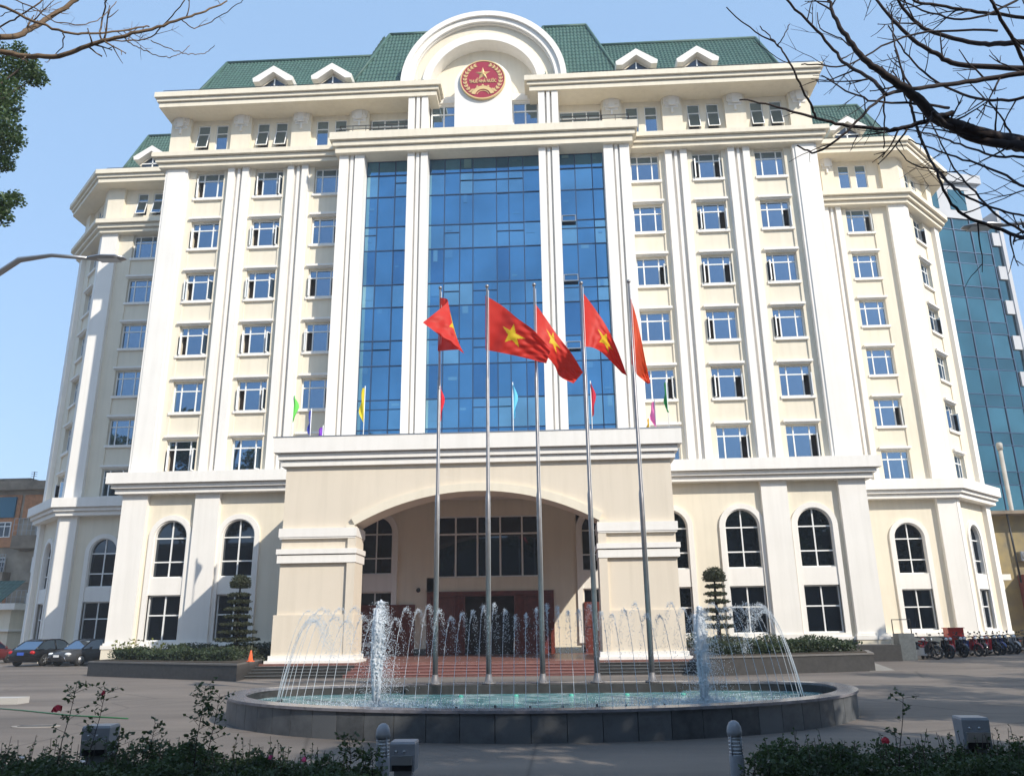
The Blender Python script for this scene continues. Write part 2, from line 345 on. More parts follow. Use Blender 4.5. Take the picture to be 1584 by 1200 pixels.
K45 = 1/sqrt(2)
for s in (1,-1):
    side = 'R' if s > 0 else 'L'
    # front of the wing
    for M, c, j0, j1, fac in ((Matrix.Translation((0,8,0)), 26.0, 24.75, 27.95, False),
                              (Matrix.Translation((29.1,8,0)) @ Matrix.Rotation(radians(45),4,'Z'), 2.85, .55, 5.15, True)):
        if s < 0:
            if fac: M = Matrix.Translation((-29.1,8,0)) @ Matrix.Rotation(radians(-45),4,'Z')
            c, j0, j1 = -c, -j1, -j0
        b = MB(M); upper_bay(b, c, j0, j1)
        if not fac: b.box(*mirror(s, 20.3, 23.4), .25, .95, 9.2, 30.15)
        bt, bg = MB(M), []
        arched(b, bt, bg, None, c, .94, *( (j0, j1) if fac else mirror(s, 20.3, 27.95)), .2, 9.3)
        b.build('wall', CREAM, B); bt.build('window_surround', WHITE, B)
        for q in bg: glaze(0, *q, M=M)
        for ri, z in enumerate(ROWS):
            p = M @ Vector((c, .5, z)); window(p.x, p.y, p.z, (radians(45*s) if fac else 0), T[(('F' if fac else 'W')+side, 0)][ri], ri > 0)
        b = MB(M)
        if not fac:
            ribs(b, s*24.08, 10.38, 30.35, w=.68)
            b.build('pilaster', WHITE, B)
            a0, a1 = mirror(s, 27.95, 29.12); b = MB(M); b.box(a0, a1, -.05, .9, 10.3, 30.3); b.build('pilaster', WHITE, B)
            b = MB(M); b.box(a0, a1, -.1, .9, .9, 9.3); b.build('pilaster', WHITE, B)
            b = MB(M); a0, a1 = mirror(s, 20.3, 29.1); b.box(a0, a1, -.16, .9, .93, 1.12); b.build('plinth_cap', WHITE, B)
            b = MB(M); a0, a1 = mirror(s, 20.3, 28); b.box(a0, a1, -.1, .9, 0, .93); b.build('plinth', GRANITE, B)
            b = MB(M); a0, a1 = mirror(s, 28, 29.2); b.box(a0, a1, -.18, .9, 0, .93); b.build('pier_base', CREAM, B)
            b = MB(M)
        else:
            a0, a1 = mirror(s, 0.02, .55); b.box(a0, a1, -.049, .9, 10.3, 30.3); b.box(a0, a1, -.099, .9, .9, 9.3)
            b.build('pilaster', WHITE, B); b = MB(M)
            a0, a1 = mirror(s, 5.15, 5.94); b.box(a0, a1, -.05, .9, 10.3, 30.3); b.box(a0, a1, -.1, .9, .9, 9.3); b.build('pilaster', WHITE, B)
            b = MB(M); a0, a1 = mirror(s, 0, 6.05); b.box(a0, a1, -.16, .9, .93, 1.12); b.build('plinth_cap', WHITE, B)
            b = MB(M); b.box(a0, a1, -.1, .9, 0, .93); b.build('plinth', GRANITE if s < 0 else CREAM, B)
    # far side wall of the wing
    b = MB(); a0, a1 = mirror(s, 32.6, 33.3); b.box(a0, a1, 12.2, 26, 0, 34); b.build('wall', CREAM, B)
    # wing cornices
    f = lambda d, s=s: wing(s, d)
    stack(f, [(9.25,9.5,.45),(9.5,9.54,.42),(9.54,9.74,.62),(9.74,9.78,.58),(9.78,10.4,.82)], 'podium_cornice', WHITE)
    stack(f, [(30.1,30.35,.3),(30.35,30.4,.22),(30.4,30.65,.5),(30.65,30.7,.42),(30.7,31.02,.72)], 'cornice', CREAM)
    stack(f, [(33.9,34.2,.95),(34.2,34.26,.88),(34.26,34.46,1.08),(34.46,34.5,1.0),(34.5,34.85,1.25)], 'roof_cornice', CREAM)

# main cornices
stack(rect, [(9.25,9.5,.42),(9.5,9.54,.38),(9.54,9.74,.6),(9.74,9.78,.56),(9.78,10.4,.82)], 'podium_cornice', WHITE)
stack(rect, [(30.15,30.4,.35),(30.4,30.45,.28),(30.45,30.7,.52),(30.7,30.75,.45),(30.75,31.05,.72)], 'cornice', CREAM)
cf = lambda d: [(-9.0-d,-1.5-d),(9.0+d,-1.5-d),(9.0+d,.5),(-9.0-d,.5)]
stack(cf, [(29.85,30.2,.1),(30.2,30.27,.02),(30.27,30.55,.25),(30.55,30.62,.16),(30.62,31.12,.42)], 'central_cornice', CREAM)
for s in (1,-1):
    def rf(d, s=s):
        p = [(3.25-.6*d,-1.05-.55*d),(20.5+.5*d,-1.05-.55*d),(20.5+.5*d,14),(3.25-.6*d,14)]
        return p if s > 0 else [(-x,y) for x,y in p][::-1]
    stack(rf, [(33.9,34.2,.55),(34.2,34.26,.42),(34.26,34.46,.78),(34.46,34.5,.66),(34.5,34.85,1.05)], 'roof_cornice', CREAM)

# attic storey
def small_window(u, v, z0, z1, w, tilt, rz=0, M=None):
    p = (M @ Vector((u,v,0))) if M is not None else Vector((u,v,0))
    f = MB(); zt = z1-z0; frame_bars(f, -w/2, w/2, 0, zt, (), (zt*.66,), t=.06)
    o = f.build('attic_window', TRIM, B, (p.x,p.y,z0), rz)
    g = MB(); g.add([(-w/2,.04,zt*.66),(w/2,.04,zt*.66),(w/2,.04,zt),(-w/2,.04,zt)], [(0,1,2,3)])
    if not tilt: g.add([(-w/2,.04,0),(w/2,.04,0),(w/2,.04,zt*.66),(-w/2,.04,zt*.66)], [(0,1,2,3)])
    g.build('pane', GLASS, o)
    if tilt:
        R_ = Matrix.Translation((0,0,zt*.64)) @ Matrix.Rotation(radians(-14),4,'X')
        h = zt*.62; k = MB(R_); frame_bars(k, -w/2+.03, w/2-.03, -h, 0, t=.05, y0=-.05, y1=0); k.build('sash', TRIM, o)
        k = MB(R_); k.add([(-w/2+.06,-.02,-h+.04),(w/2-.06,-.02,-h+.04),(w/2-.06,-.02,-.04),(-w/2+.06,-.02,-.04)], [(0,1,2,3)]); k.build('sash_glass', GLASS, o)
def attic_wall(b, c, j0, j1, w=.8, g=.6, z0=31, z1=33.95, a=31.72, t=33.58):
    b.box(j0, c-g-w/2, .3, .95, z0, z1); b.box(c-g+w/2, c+g-w/2, .32, .95, a, t); b.box(c+g+w/2, j1, .3, .95, z0, z1)
    b.box(c-g-w/2, c+g+w/2, .3, .95, z0, a); b.box(c-g-w/2, c+g+w/2, .3, .95, t, z1)
def corbel(u, v=0, M=None, w=1.0):
    b = MB(M)
    b.box(u-w/2,u+w/2,v-.1,v,33.4,33.9); b.box(u-w/2+.12,u+w/2-.12,v-.17,v-.1,33.55,33.9); b.box(u-.2,u+.2,v-.24,v-.17,33.25,33.9)
    b.box(u-.06,u+.06,v-.12,v,32.8,33.25); b.box(u-w/2+.1,u+w/2-.1,v-.06,v,33.15,33.4)
    b.build('corbel', WHITE, B)
TL = {(1,0):(0,0),(1,1):(1,1),(1,2):(1,1),(-1,0):(0,0),(-1,1):(1,1),(-1,2):(1,0)}
for s in (1,-1):
    b = MB()
    for ci, (c, j0, j1) in enumerate(((10.0,8.7,11.3),(13.9,12.5,15.2),(17.85,16.5,19.2))):
        a0, a1 = mirror(s, j0, j1); attic_wall(b, s*c, a0, a1)
        for k, e in enumerate((-.6,.6)): small_window(s*c+e, .38, 31.72, 33.58, .8, TL[(s,ci)][k])
    a0, a1 = mirror(s, 4.65, 7.5); b.box(a0, a1, .3, .95, 33.45, 33.95); b.box(a0, a1, .3, .95, 31, 31.9)
    b.build('attic_wall', CREAM, B)
    a0, a1 = mirror(s, 4.75, 7.4); f = MB(); frame_bars(f, a0, a1, 31.9, 33.45, (a0+.88, a0+1.77), (32.95,), t=.07, y0=.36, y1=.44)
    o = f.build('attic_window', TRIM, B); g = MB(); g.add([(a0,.42,31.9),(a1,.42,31.9),(a1,.42,33.45),(a0,.42,33.45)], [(0,1,2,3)]); g.build('pane', GLASS, o)
    for c, w in ((8.1,1.25),(11.9,1.25),(15.85,1.3),(19.85,1.3)):
        b = MB(); b.box(s*c-w/2, s*c+w/2, 0, .95 if c < 19 else 8, 31, 33.92); b.build('attic_pier', CREAM, B); corbel(s*c)
    for M, c, j0, j1, piers in ((Matrix.Translation((0,8,0)), 26.0, 24.6, 27.9, ((24.1,.9),(28.5,1.25))),
                        (Matrix.Translation((29.1*s,8,0)) @ Matrix.Rotation(radians(45*s),4,'Z'), 2.85, .9, 4.95, ((.45,.9),(5.45,1.0)))):
        b = MB(M); a0, a1 = mirror(s, j0, j1); attic_wall(b, s*c, a0, a1); a0, a1 = mirror(s, 20.3, 23.7)
        if c > 20: b.box(a0, a1, .3, .95, 31, 33.95)
        b.build('attic_wall', CREAM, B)
        for e in (-.6,.6): small_window(s*c+e, .38, 31.72, 33.58, .8, s < 0, radians(45*s) if c < 20 else 0, M)
        for pc, w in piers:
            b = MB(M); b.box(s*pc-w/2, s*pc+w/2, .0, .9, 31, 33.92); b.build('attic_pier', CREAM, B)
        if c > 20: corbel(s*24.1, 0, M, .8)
    # mouldings: iron railing over the central cornice
    b = MB(); x0, x1 = mirror(s, 4.9, 9.0)
    for z in (31.75, 32.0): b.tube([(x0,-1.2,z),(x1,-1.2,z)], .025, 5)
    for i in range(6): x = x0+(x1-x0)*i/5; b.tube([(x,-1.2,31.1),(x,-1.2,32.0)], .02, 5)
    xe = x1 if s > 0 else x0
    for z in (31.75,32.0): b.tube([(xe,-1.2,z),(xe,.2,z)], .025, 5)
    b.build('railing', BLACKM, B)

# central bay: pillars, curtain wall
for s in (1,-1):
    for c, w in ((8.12,1.55),(4.03,1.25)):
        b = MB(); h = w/2; x = s*c
        b.box(x-h, x+h, -1.1, .9, 9.4, 29.86)
        b.box(x-h, x-.2, -1.32, -1.1, 9.4, 29.86); b.box(x+.2, x+h, -1.32, -1.1, 9.4, 29.86); b.box(x-.09, x+.09, -1.27, -1.1, 9.4, 29.86)
        b.build('pillar', WHITE, B)
    x = s*4.08; b = MB(); b.box(x-.55, x+.55, -1.0, .9, 31.1, 33.92)
    for a0, a1 in ((-.62,-.22),(-.1,.1),(.22,.62)): b.box(x+a0, x+a1, -1.25, -1.0, 31.1, 33.92)
    b.build('attic_pillar', WHITE, B)
HL = [9.6,10.9,12.55,14.3,16.35,17.9,20.0,21.45,23.7,25.3,27.35,28.85,29.86]
def curtain(x0, x1, cols, seed):
    rg = random.Random(seed); xs = [x0]+cols+[x1]; b = MB(); op = MB(); dk = MB()
    for i in range(len(xs)-1):
        for j in range(len(HL)-1):
            e = [rg.gauss(0,.004) for _ in range(3)]; z0, z1 = HL[j], HL[j+1]; band = j % 2
            k = rg.choice([0,0,0,2]) if band else rg.choice([0,1,1,3,0])
            q = lambda x, z: (x, -.4+e[0]+e[1]*(x-xs[i])+e[2]*(z-z0), z)
            b.add([q(xs[i],z0),q(xs[i+1],z0),q(xs[i+1],z1),q(xs[i],z1)], [(0,1,2,3)], k)
    o = b.build('curtain_wall', CWG, B); f = MB(); bl = []
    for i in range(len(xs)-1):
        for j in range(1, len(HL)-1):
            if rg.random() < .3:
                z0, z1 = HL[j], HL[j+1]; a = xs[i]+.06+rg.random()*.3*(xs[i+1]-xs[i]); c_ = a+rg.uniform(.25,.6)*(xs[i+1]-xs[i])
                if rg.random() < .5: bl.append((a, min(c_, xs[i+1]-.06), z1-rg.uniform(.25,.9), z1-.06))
                else: zz = rg.uniform(z0+.3,z1-.3); bl.append((a, min(c_, xs[i+1]-.06), zz, zz+rg.uniform(.06,.22)))  # thin strips: light bars in the glass, put in as paler colour
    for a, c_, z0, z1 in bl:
        if c_ > a+.05: k = MB(); k.box(a, c_, -.418, -.412, z0, z1); k.build('blind_light_bar', rg.choice((CWG[1],CWG[1],CWG[3])), o)
    for x in xs: f.box(x-.03, x+.03, -.46, -.38, HL[0], HL[-1])
    for z in HL[1:]: f.box(x0, x1, -.45, -.385, z-.028, z+.028)
    for (i, j) in [(rg.randrange(len(xs)-1), 2*rg.randrange(1,6)) for _ in range(len(xs)*2)]:   # small vent lights
        if j+1 < len(HL): z = HL[j+1]-.55; f.box(xs[i], xs[i+1], -.45, -.39, z-.02, z+.02)
    f.build('mullions', MULL, o); return o
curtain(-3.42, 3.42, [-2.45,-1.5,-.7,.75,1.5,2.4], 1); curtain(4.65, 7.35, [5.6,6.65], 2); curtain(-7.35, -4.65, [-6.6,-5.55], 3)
def vent(x0, x1, z, name='open_vent'):
    R_ = Matrix.Translation((0,-.47,z)) @ Matrix.Rotation(radians(-22),4,'X'); b = MB(R_); frame_bars(b, x0, x1, -.55, 0, t=.05, y0=-.03, y1=.03); o = b.build(name, METAL, B)
    g = MB(R_); g.add([(x0,0,-.55),(x1,0,-.55),(x1,0,0),(x0,0,0)], [(0,1,2,3)]); g.build('pane', CWG[0], o)
for a in ((4.7,5.55,25.6),(4.7,5.55,21.7),(4.7,5.55,17.5)): vent(*a)

# gable
n = 40; Cz = 35.1
def arc(R, z=Cz, n=n, a0=0, a1=180): return [(R*cos(radians(a0+(a1-a0)*i/n)), z+R*sin(radians(a0+(a1-a0)*i/n))) for i in range(n+1)]
def legs(R, z0, z=Cz): a = arc(R, z); return [(R, z0)]+a+[(-R, z0)]
G = MB(); G.ring(legs(4.55,34.0), legs(5.28,34.0), -.75, 2.2); G.ring(legs(4.6,34.0), legs(5.28,34.0), -.92, -.76); G.ring(legs(4.95,34.0), legs(5.3,34.0), -1.08, -.93); G.build('gable_moulding', WHITE, B)
G = MB(); G.ring(legs(3.55,34.0,34.95), legs(4.54,34.0), -.55, 1.0); G.build('gable_band', CREAM, B)
G = MB(); G.ring(legs(3.48,34.0,34.95), legs(4.0,34.0,34.98), -.72, -.56); G.ring(legs(3.48,34.0,34.95), legs(3.56,34.0,34.95), -.56, .9); G.build('gable_moulding', WHITE, B)
G = MB(); G.slab(legs(3.55,34.6,34.95), .35, 1.2); G.build('gable_wall', CREAM, B)
G = MB()
G.box(-3.45,3.45,-.15,.9,34.15,34.62); G.box(-3.45,3.45,-.05,.9,34.02,34.15); G.box(-3.45,3.45,0,.9,31.1,32.35)
G.build('gable_lintel', WHITE, B)
G = MB(); G.slab([(1.8,31.1)]+arc(1.8,34.7,24)+[(-1.8,31.1)], -1.1, .3); G.build('emblem_plinth', WHITE, B)
for s in (1,-1):
    a0, a1 = mirror(s, 1.8, 3.45); f = MB(); frame_bars(f, a0, a1, 32.35, 34.05, ((a0+a1)/2,), (33.4,), t=.09, y0=.02, y1=.1)
    o = f.build('gable_window', TRIM, B); g = MB(); g.add([(a0,.07,32.35),(a1,.07,32.35),(a1,.07,34.05),(a0,.07,34.05)], [(0,1,2,3)]); g.build('pane', GLASS, o)
# emblem
RED = mat('emblem_red', (.33,.018,.045), .5); GOLD = mat('emblem_gold', (.72,.52,.24), .4, .15)
ez, ev = 34.95, -1.12
E_ = MB(); E_.lathe([(1.4,0),(1.4,.12),(1.36,.14)], (0,ev,ez), 48, axis='y', smooth=False); em = E_.build('emblem', RED, B)
def disc_ring(b, r0, r1, y0, y1, n=48, a0=0, a1=360, cx=0, cz=ez):
    A = [radians(a0+(a1-a0)*i/n) for i in range(n+1)]
    b.ring([(cx+r0*cos(t), cz+r0*sin(t)) for t in A], [(cx+r1*cos(t), cz+r1*sin(t)) for t in A], y0, y1)
r_ = MB(); disc_ring(r_, 1.36, 1.43, ev-.17, ev); r_.build('rim', GOLD, em)
s_ = MB(); P5 = []
for i in range(10): a = pi/2+i*pi/5; r = .5 if i % 2 == 0 else .19; P5.append((r*cos(a), ez+.42+r*sin(a)))
y1, y0 = ev-.14, ev-.26
s_.add([(0,y0,ez+.42)]+[(x,y1,z) for x,z in P5], [(0,1+i,1+(i+1)%10) for i in range(10)]); s_.build('star', GOLD, em)
w_ = MB()
for sg in (1,-1):
    for i in range(10):
        a = radians(-48+i*12.5); r = 1.13
        for off, tw in ((-.08,.75),(.09,-.75),(0,0)):
            cx, cz = sg*(r+off)*cos(a), ez+(r+off)*sin(a)+.02; d = a+pi/2+tw*.5
            dx, dz = sg*cos(d), sin(d); px, pz = -dz, dx; L_, W_ = .13, .042
            w_.slab([(cx-dx*L_,cz-dz*L_),(cx+px*W_*sg,cz+pz*W_*sg),(cx+dx*L_,cz+dz*L_),(cx-px*W_*sg,cz-pz*W_*sg)], ev-.17, ev-.14)
w_.build('wreath', GOLD, em)
g_ = MB(); gz = ez-1.22
disc_ring(g_, .5, .74, ev-.18, ev-.14, 30, 15, 165, 0, gz); disc_ring(g_, .38, .42, ev-.17, ev-.14, 30, 20, 160, 0, gz)
for i in range(5):
    a = radians(38+i*26); ca, sa = cos(a), sin(a)
    g_.slab([(.72*ca+.07*sa, gz+.72*sa-.07*ca),(.84*ca+.05*sa, gz+.84*sa-.05*ca),(.84*ca-.05*sa, gz+.84*sa+.05*ca),(.72*ca-.07*sa, gz+.72*sa+.07*ca)], ev-.18, ev-.14)
g_.build('gear', GOLD, em)
tcu = bpy.data.curves.new('lettering', 'FONT'); tcu.body = 'THUẾ NHÀ NƯỚC'; tcu.size = .29; tcu.align_x = 'CENTER'; tcu.extrude = .02; tcu.offset = .006
to = bpy.data.objects.new('tmp', tcu); C.objects.link(to); bpy.context.view_layer.update()
tm = bpy.data.meshes.new_from_object(to.evaluated_get(bpy.context.evaluated_depsgraph_get())); bpy.data.objects.remove(to)
xs_ = [v.co.x for v in tm.vertices]; sc = 1.72/(max(xs_)-min(xs_))
tm.transform(Matrix.Translation((0,ev-.16,ez-.24)) @ Matrix.Rotation(pi/2,4,'X') @ Matrix.Diagonal((sc,1.1,1,1)))
tm.materials.clear(); tm.materials.append(GOLD); link('lettering', tm, em)

# roofs: corrugated tile faces clipped by the hips
def tile_face(b, p0, p1, p2, p3, pitch=.24, rows=16, amp=.03, step=.022):
    """p0,p1 eave; p3,p2 ridge. columns run up the slope, ends cut by the hips"""
    p0, p1, p2, p3 = map(Vector, (p0,p1,p2,p3)); L_ = (p1-p0).length; e = (p1-p0)/L_
    up = p3-p0; up -= e*up.dot(e); H = up.length; un = up/H; nr = e.cross(un)
    if nr.z < 0: nr = -nr
    a = (p3-p0).dot(e); c = L_-(p2-p0).dot(e); k = max(4, int(L_/pitch*4)); vs = []; fs = []
    for i in range(k+1):
        x = L_*i/k; t = 1.0
        if a > 0 and x < a: t = min(t, x/a)
        if c > 0 and L_-x < c: t = min(t, (L_-x)/c)
        o = amp*cos(2*pi*x/pitch)
        for j in range(rows+1):
            tt = min(j/rows, t)
            for q in (0, 1): vs.append(p0+e*x+un*(H*tt)+nr*(o+step*(q if tt < t or t == 1 else 0)))
    R2 = 2*(rows+1)
    for i in range(k):
        for j in range(R2-1): fs.append((i*R2+j, (i+1)*R2+j, (i+1)*R2+j+1, i*R2+j+1))
    b.add(vs, fs, 0, False)
def hip_roof(name, base, top, z0, z1, back):
    """base/top: matching plan polygons listed left to right along the visible faces"""
    b = MB()
    for i in range(len(base)-1):
        tile_face(b, (*base[i],z0), (*base[i+1],z0), (*top[i+1],z1), (*top[i],z1))
    o = b.build(name, GREEN, B)
    c = MB(); cb = base+[(base[-1][0],back),(base[0][0],back)]; ct = top+[(top[-1][0],back),(top[0][0],back)]; nn = len(cb)
    c.add([(x,y+.12,z0-.1) for x,y in cb]+[(x,y+.12,z1-.08) for x,y in ct], [list(range(nn,2*nn))]+[(i,(i+1)%nn,nn+(i+1)%nn,nn+i) for i in range(nn)]); c.build('roof_deck', GREEN, o)
    r = MB()
    for i in range(len(base)): r.tube([(*base[i],z0+.05),(*top[i],z1+.05)], .11, 6)
    for i in range(len(top)-1): r.tube([(*top[i],z1+.04),(*top[i+1],z1+.04)], .12, 6)
    r.build('ridge_tiles', GREEN, o)
for s in (1,-1):
    ba = [(4.8,-.75),(18.95,-.75),(18.95,13)]; tp = [(4.8,2.35),(18.35,2.35),(18.2,13)]
    if s < 0: ba = [(-x,y) for x,y in ba][::-1]; tp = [(-x,y) for x,y in tp][::-1]
    hip_roof('roof', ba, tp, 34.85, 40.05, 13)
    ba = [(20,8.3),(29.0,8.3),(32.8,12.1),(32.8,24)]; tp = [(20,10.2),(27.9,10.2),(30.6,13.0),(30.6,24)]
    if s < 0: ba = [(-x,y) for x,y in ba][::-1]; tp = [(-x,y) for x,y in tp][::-1]
    hip_roof('wing_roof', ba, tp, 34.85, 39.9, 24)
for s in (1,-1):
    ba = [(3.9,-.95),(8.75,-.95),(8.75,13)]; tp = [(3.9,2.6),(6.9,2.6),(7.3,13)]
    if s < 0: ba = [(-x,y) for x,y in ba][::-1]; tp = [(-x,y) for x,y in tp][::-1]
    hip_roof('central_roof', ba, tp, 34.86, 42.0, 13)
G = MB(); G.box(-4.1,4.1,3.0,13,34.5,41.9); G.build('roof_deck', GREEN, B)
def dormer(u, v, w=1.32, z=34.85, depth=3):
    b = MB(); h = .95
    P = [(-w,z+.88),(-w+.05,z+.62),(-w+.42,z+.62),(0,z+1.32),(w-.42,z+.62),(w-.05,z+.62),(w,z+.88),(0,z+1.78)]
    n_ = 8; top = [P[0],P[7],P[6]]; 
    b.slab([(u+x,zz) for x,zz in (P[0],P[1],P[2],P[3],P[7])], v-.35, v+depth); b.slab([(u+x,zz) for x,zz in (P[7],P[3],P[4],P[5],P[6])], v-.35, v+depth)
    o = b.build('dormer', WHITE, B)
    c = MB(); c.slab([(u-w+.35,z),(u+w-.35,z),(u+w-.35,z+.62),(u,z+1.35),(u-w+.35,z+.62)], v+.12, v+depth); c.build('dormer_wall', CREAM, o)
    g = MB(); g.slab([(u-.8,z+.05),(u+.8,z+.05),(u+.8,z+.5),(u,z+1.1),(u-.8,z+.5)], v+.06, v+.119); g.build('pane', GLASSD, o)
    f = MB(); f.box(u-.04,u+.04,v+.02,v+.06,z+.05,z+1.05); f.box(u-.8,u+.8,v+.02,v+.055,z+.42,z+.5); f.build('dormer_frame', TRIM, o)
for s in (1,-1):
    for u in (9.7,13.5): dormer(s*u, -1.05)
    dormer(s*25.5, 7.0)
# roof edge rails
for s in (1,-1):
    b = MB(); x0, x1 = mirror(s, 5.6, 20.6)
    b.tube([(x0,-1.35,35.12),(x1,-1.35,35.12)], .022, 5)
    for i in range(16): x = x0+(x1-x0)*i/15; b.tube([(x,-1.35,34.85),(x,-1.35,35.12)], .015, 4)
    b.build('railing', BLACKM, B)
    b = MB(); x0, x1 = mirror(s, 20.8, 29.0); b.tube([(x0,7.1,35.12),(x1,7.1,35.12)], .022, 5)
    for i in range(10): x = x0+(x1-x0)*i/9; b.tube([(x,7.1,34.85),(x,7.1,35.12)], .015, 4)
    b.build('railing', BLACKM, B)

# ------------------------------------------------------------------ portico (local u' = world x - PX)
PX, PZ = -3.38, .45
PO = link('portico', None, B, (PX-XC, 0, 0))
vf = -8.7                                                # front face
n = 28; hs = 5.38; sag = 1.4; Rr = (hs*hs+sag*sag)/(2*sag); zc = 6.2+sag-Rr; th = math.asin(hs/Rr)
def sarc(R): return [(R*sin(-th+2*th*i/n), zc+R*cos(-th+2*th*i/n)) for i in range(n+1)]
b = MB(); A = sarc(Rr)
b.ring(A, [(x, 9.0) for x, z in A], vf, vf+1.4)
for s in (1,-1): b.box(*mirror(s,5.38,8.65), vf, vf+1.4, 6.19, 9.0)
# side walls with their own arch
for s in (1,-1):
    R_ = Matrix.Translation((s*8.65, vf+1.4, 0)) @ Matrix.Rotation(radians(90),4,'Z')
    c = MB(R_); nn = 16; w0, w1 = 1.2, 6.6; cm = (w0+w1)/2; hh = (w1-w0)/2; sg = 1.3; R2 = (hh*hh+sg*sg)/(2*sg); z2 = 6.3+sg-R2; t2 = math.asin(hh/R2)
    AA = [(cm+R2*sin(-t2+2*t2*i/nn), z2+R2*cos(-t2+2*t2*i/nn)) for i in range(nn+1)]
    y0_, y1_ = (0,.9) if s > 0 else (-.9,0)
    c.ring(AA, [(x,9.0) for x,z in AA], y0_, y1_); c.box(0,w0,y0_,y1_,PZ,9.0); c.box(w1,7.3,y0_,y1_,PZ,9.0)
    b.v_off = 0; base = len(b.v); b.v += c.v
    for f, mm, sm in zip(c.f, c.m, c.sm): b.f.append([base+i for i in f]); b.m.append(mm); b.sm.append(sm)
b.build('front_wall', PORT, PO)
b = MB(); b.box(-8.6,8.6,vf+1.35,0,8.55,9.0); b.box(-8.6,8.6,vf+1.4,0,9.3,9.6); b.build('ceiling', WHITE, PO)
b = MB()
for i in range(4):
    for j in range(2): b.lathe([(.12,0),(.12,-.03)], (-4.5+3*i, -6+3.4*j, 8.56), 10)
b.build('ceiling_light', TRIM, PO)
b = MB(); inn = sarc(Rr+.001); out = [(x*1.0, z) for x, z in sarc(Rr+.36)]
b.ring(inn, out, vf-.16, vf+.1)
for s in (1,-1): b.box(*mirror(s,5.38,5.76), vf-.16, vf+.1, 5.95, 6.22)
b.build('arch_trim', CREAM, PO)
for s in (1,-1):
    b = MB(); x0, x1 = mirror(s, 5.38, 8.65)
    b.box(x0, x1, vf+.002, vf+1.4, 2.4, 6.19)
    b.box(x0-.12, x1+.12, vf-.1, vf+1.5, .75, 2.42)
    xa, xb = mirror(s, 5.3, 5.66); b.box(xa, xb, vf-.14, vf+1.3, .75, 6.15)
    p_ = b.build('pillar', PORT, PO)
    b = MB(); b.box(x0-.1,x1+.1,vf-.19,vf+1.5,5.72,6.1); b.box(x0-.06,x1+.06,vf-.16,vf+1.5,5.65,5.72)
    b.box(x0-.15,x1+.15,vf-.23,vf+1.5,4.98,5.2); b.box(x0-.11,x1+.11,vf-.17,vf+1.49,4.6,4.93); b.build('moulding', WHITE, p_)
    b = MB(); b.box(x0-.2,x1+.2,vf-.2,vf+1.6,.52,.76); b.box(x0-.32,x1+.32,vf-.32,vf+1.7,PZ,.56); b.build('pillar_base', WHITE, p_)
b = MB()
for z0, z1, d in [(8.88,9.12,.2),(9.12,9.17,.13),(9.17,9.42,.32),(9.42,9.47,.26),(9.47,10.16,.5)]:
    b.box(-8.65-d, 8.65+d, vf-d, 0, z0, z1)
b.build('cornice', WHITE, PO)
b = MB(); b.box(-9.2,9.2,vf-.52,vf-.3,10.16,10.2); b.build('parapet_cap', METAL, PO)
# floor and steps
PINKG = mat('pink_granite', (.36,.2,.18), .5, 0, .2, 10)
b = MB(); b.box(-9.4,9.4,vf-.45,0,.0,PZ)
b.build('floor', mat('porch_floor_granite', (.24,.12,.1), .35, 0, .3, 6), PO)
for i in range(4):
    z = PZ-.09*(i+1); d = .62*(i+1)
    b = MB(); b.box(-4.9,4.9,vf-.45-d,vf-.45-d+.62,0,z); b.build('red_step', RGRAN, PO); b = MB(); b.box(-4.9,4.9,vf-.45-d-.03,vf-.45-d+.1,z,z+.02); b.build('step_nosing', PINKG, PO)
    for s in (1,-1):
        x0, x1 = mirror(s, 4.905, 9.4+.25*(i+1)); b = MB(); b.box(x0,x1,vf-.45-d,vf-.45-d+.62,0,z); b.build('dark_step', DGRAN, PO)
        b = MB(); b.box(x0,x1,vf-.45-d-.03,vf-.45-d+.1,z,z+.02); b.build('step_nosing', GRANITE, PO)
# porch back wall, doors, big window (world-aligned around PX)
b = MB(); b.box(-5.3,-3.0,.205,.95,0,9.3); b.box(2.7,4.9,.2,.95,0,9.3); b.box(-3.0,2.7,.2,.95,7.7,9.3); b.box(-3.55,3.3,.205,.95,3.66,4.4)
b.build('back_wall', CREAM, PO)
f = MB(); frame_bars(f, -3.0, 2.7, 4.38, 7.72, (-2.0,-.8,.45,1.65), (6.72,), t=.09, y0=.3, y1=.42)
o = f.build('large_window', TRIM, PO); g = MB(); g.add([(-3,.38,4.4),(2.7,.38,4.4),(2.7,.38,7.7),(-3,.38,7.7)], [(0,1,2,3)]); g.build('pane', GLASSD, o)
f = MB(); f.box(-3.5,-3.3,0,.3,PZ,3.66); f.box(3.1,3.3,0,.3,PZ,3.66); f.box(-3.3,3.1,0,.3,3.4,3.66); f.build('door_frame', WOOD, PO)
for x0, x1, rz in ((-3.3,-2.0,0),(-2.0,-1.1,-50),(1.7,3.1,0),(1.0,1.7,50)):
    f = MB(); w = x1-x0
    f.box(0,w,0,.07,PZ,3.4)
    for k in range(2):
        for zz in (PZ+.2, 1.75): f.box(w*(.1+.45*k),w*(.45+.45*k),-.02,0,zz,zz+1.2)
    f.build('door', WOOD, PO, (x0 if rz <= 0 else x1-w*cos(radians(rz)), .12 if rz <= 0 else .12+w*sin(radians(-rz)), 0), radians(rz if rz<=0 else rz))
for x0, x1 in ((-7.6,-4.15),(4.9,6.15)):
    f = MB(); f.box(x0,x1,-.02,.2,PZ,3.02); 
    for k in range(int((x1-x0)/.6)):
        for zz in (PZ+.2,1.7): f.box(x0+.1+.6*k,x0+.58+.6*k,-.05,-.02,zz,zz+1.1)
    f.build('side_door', WOOD, PO)
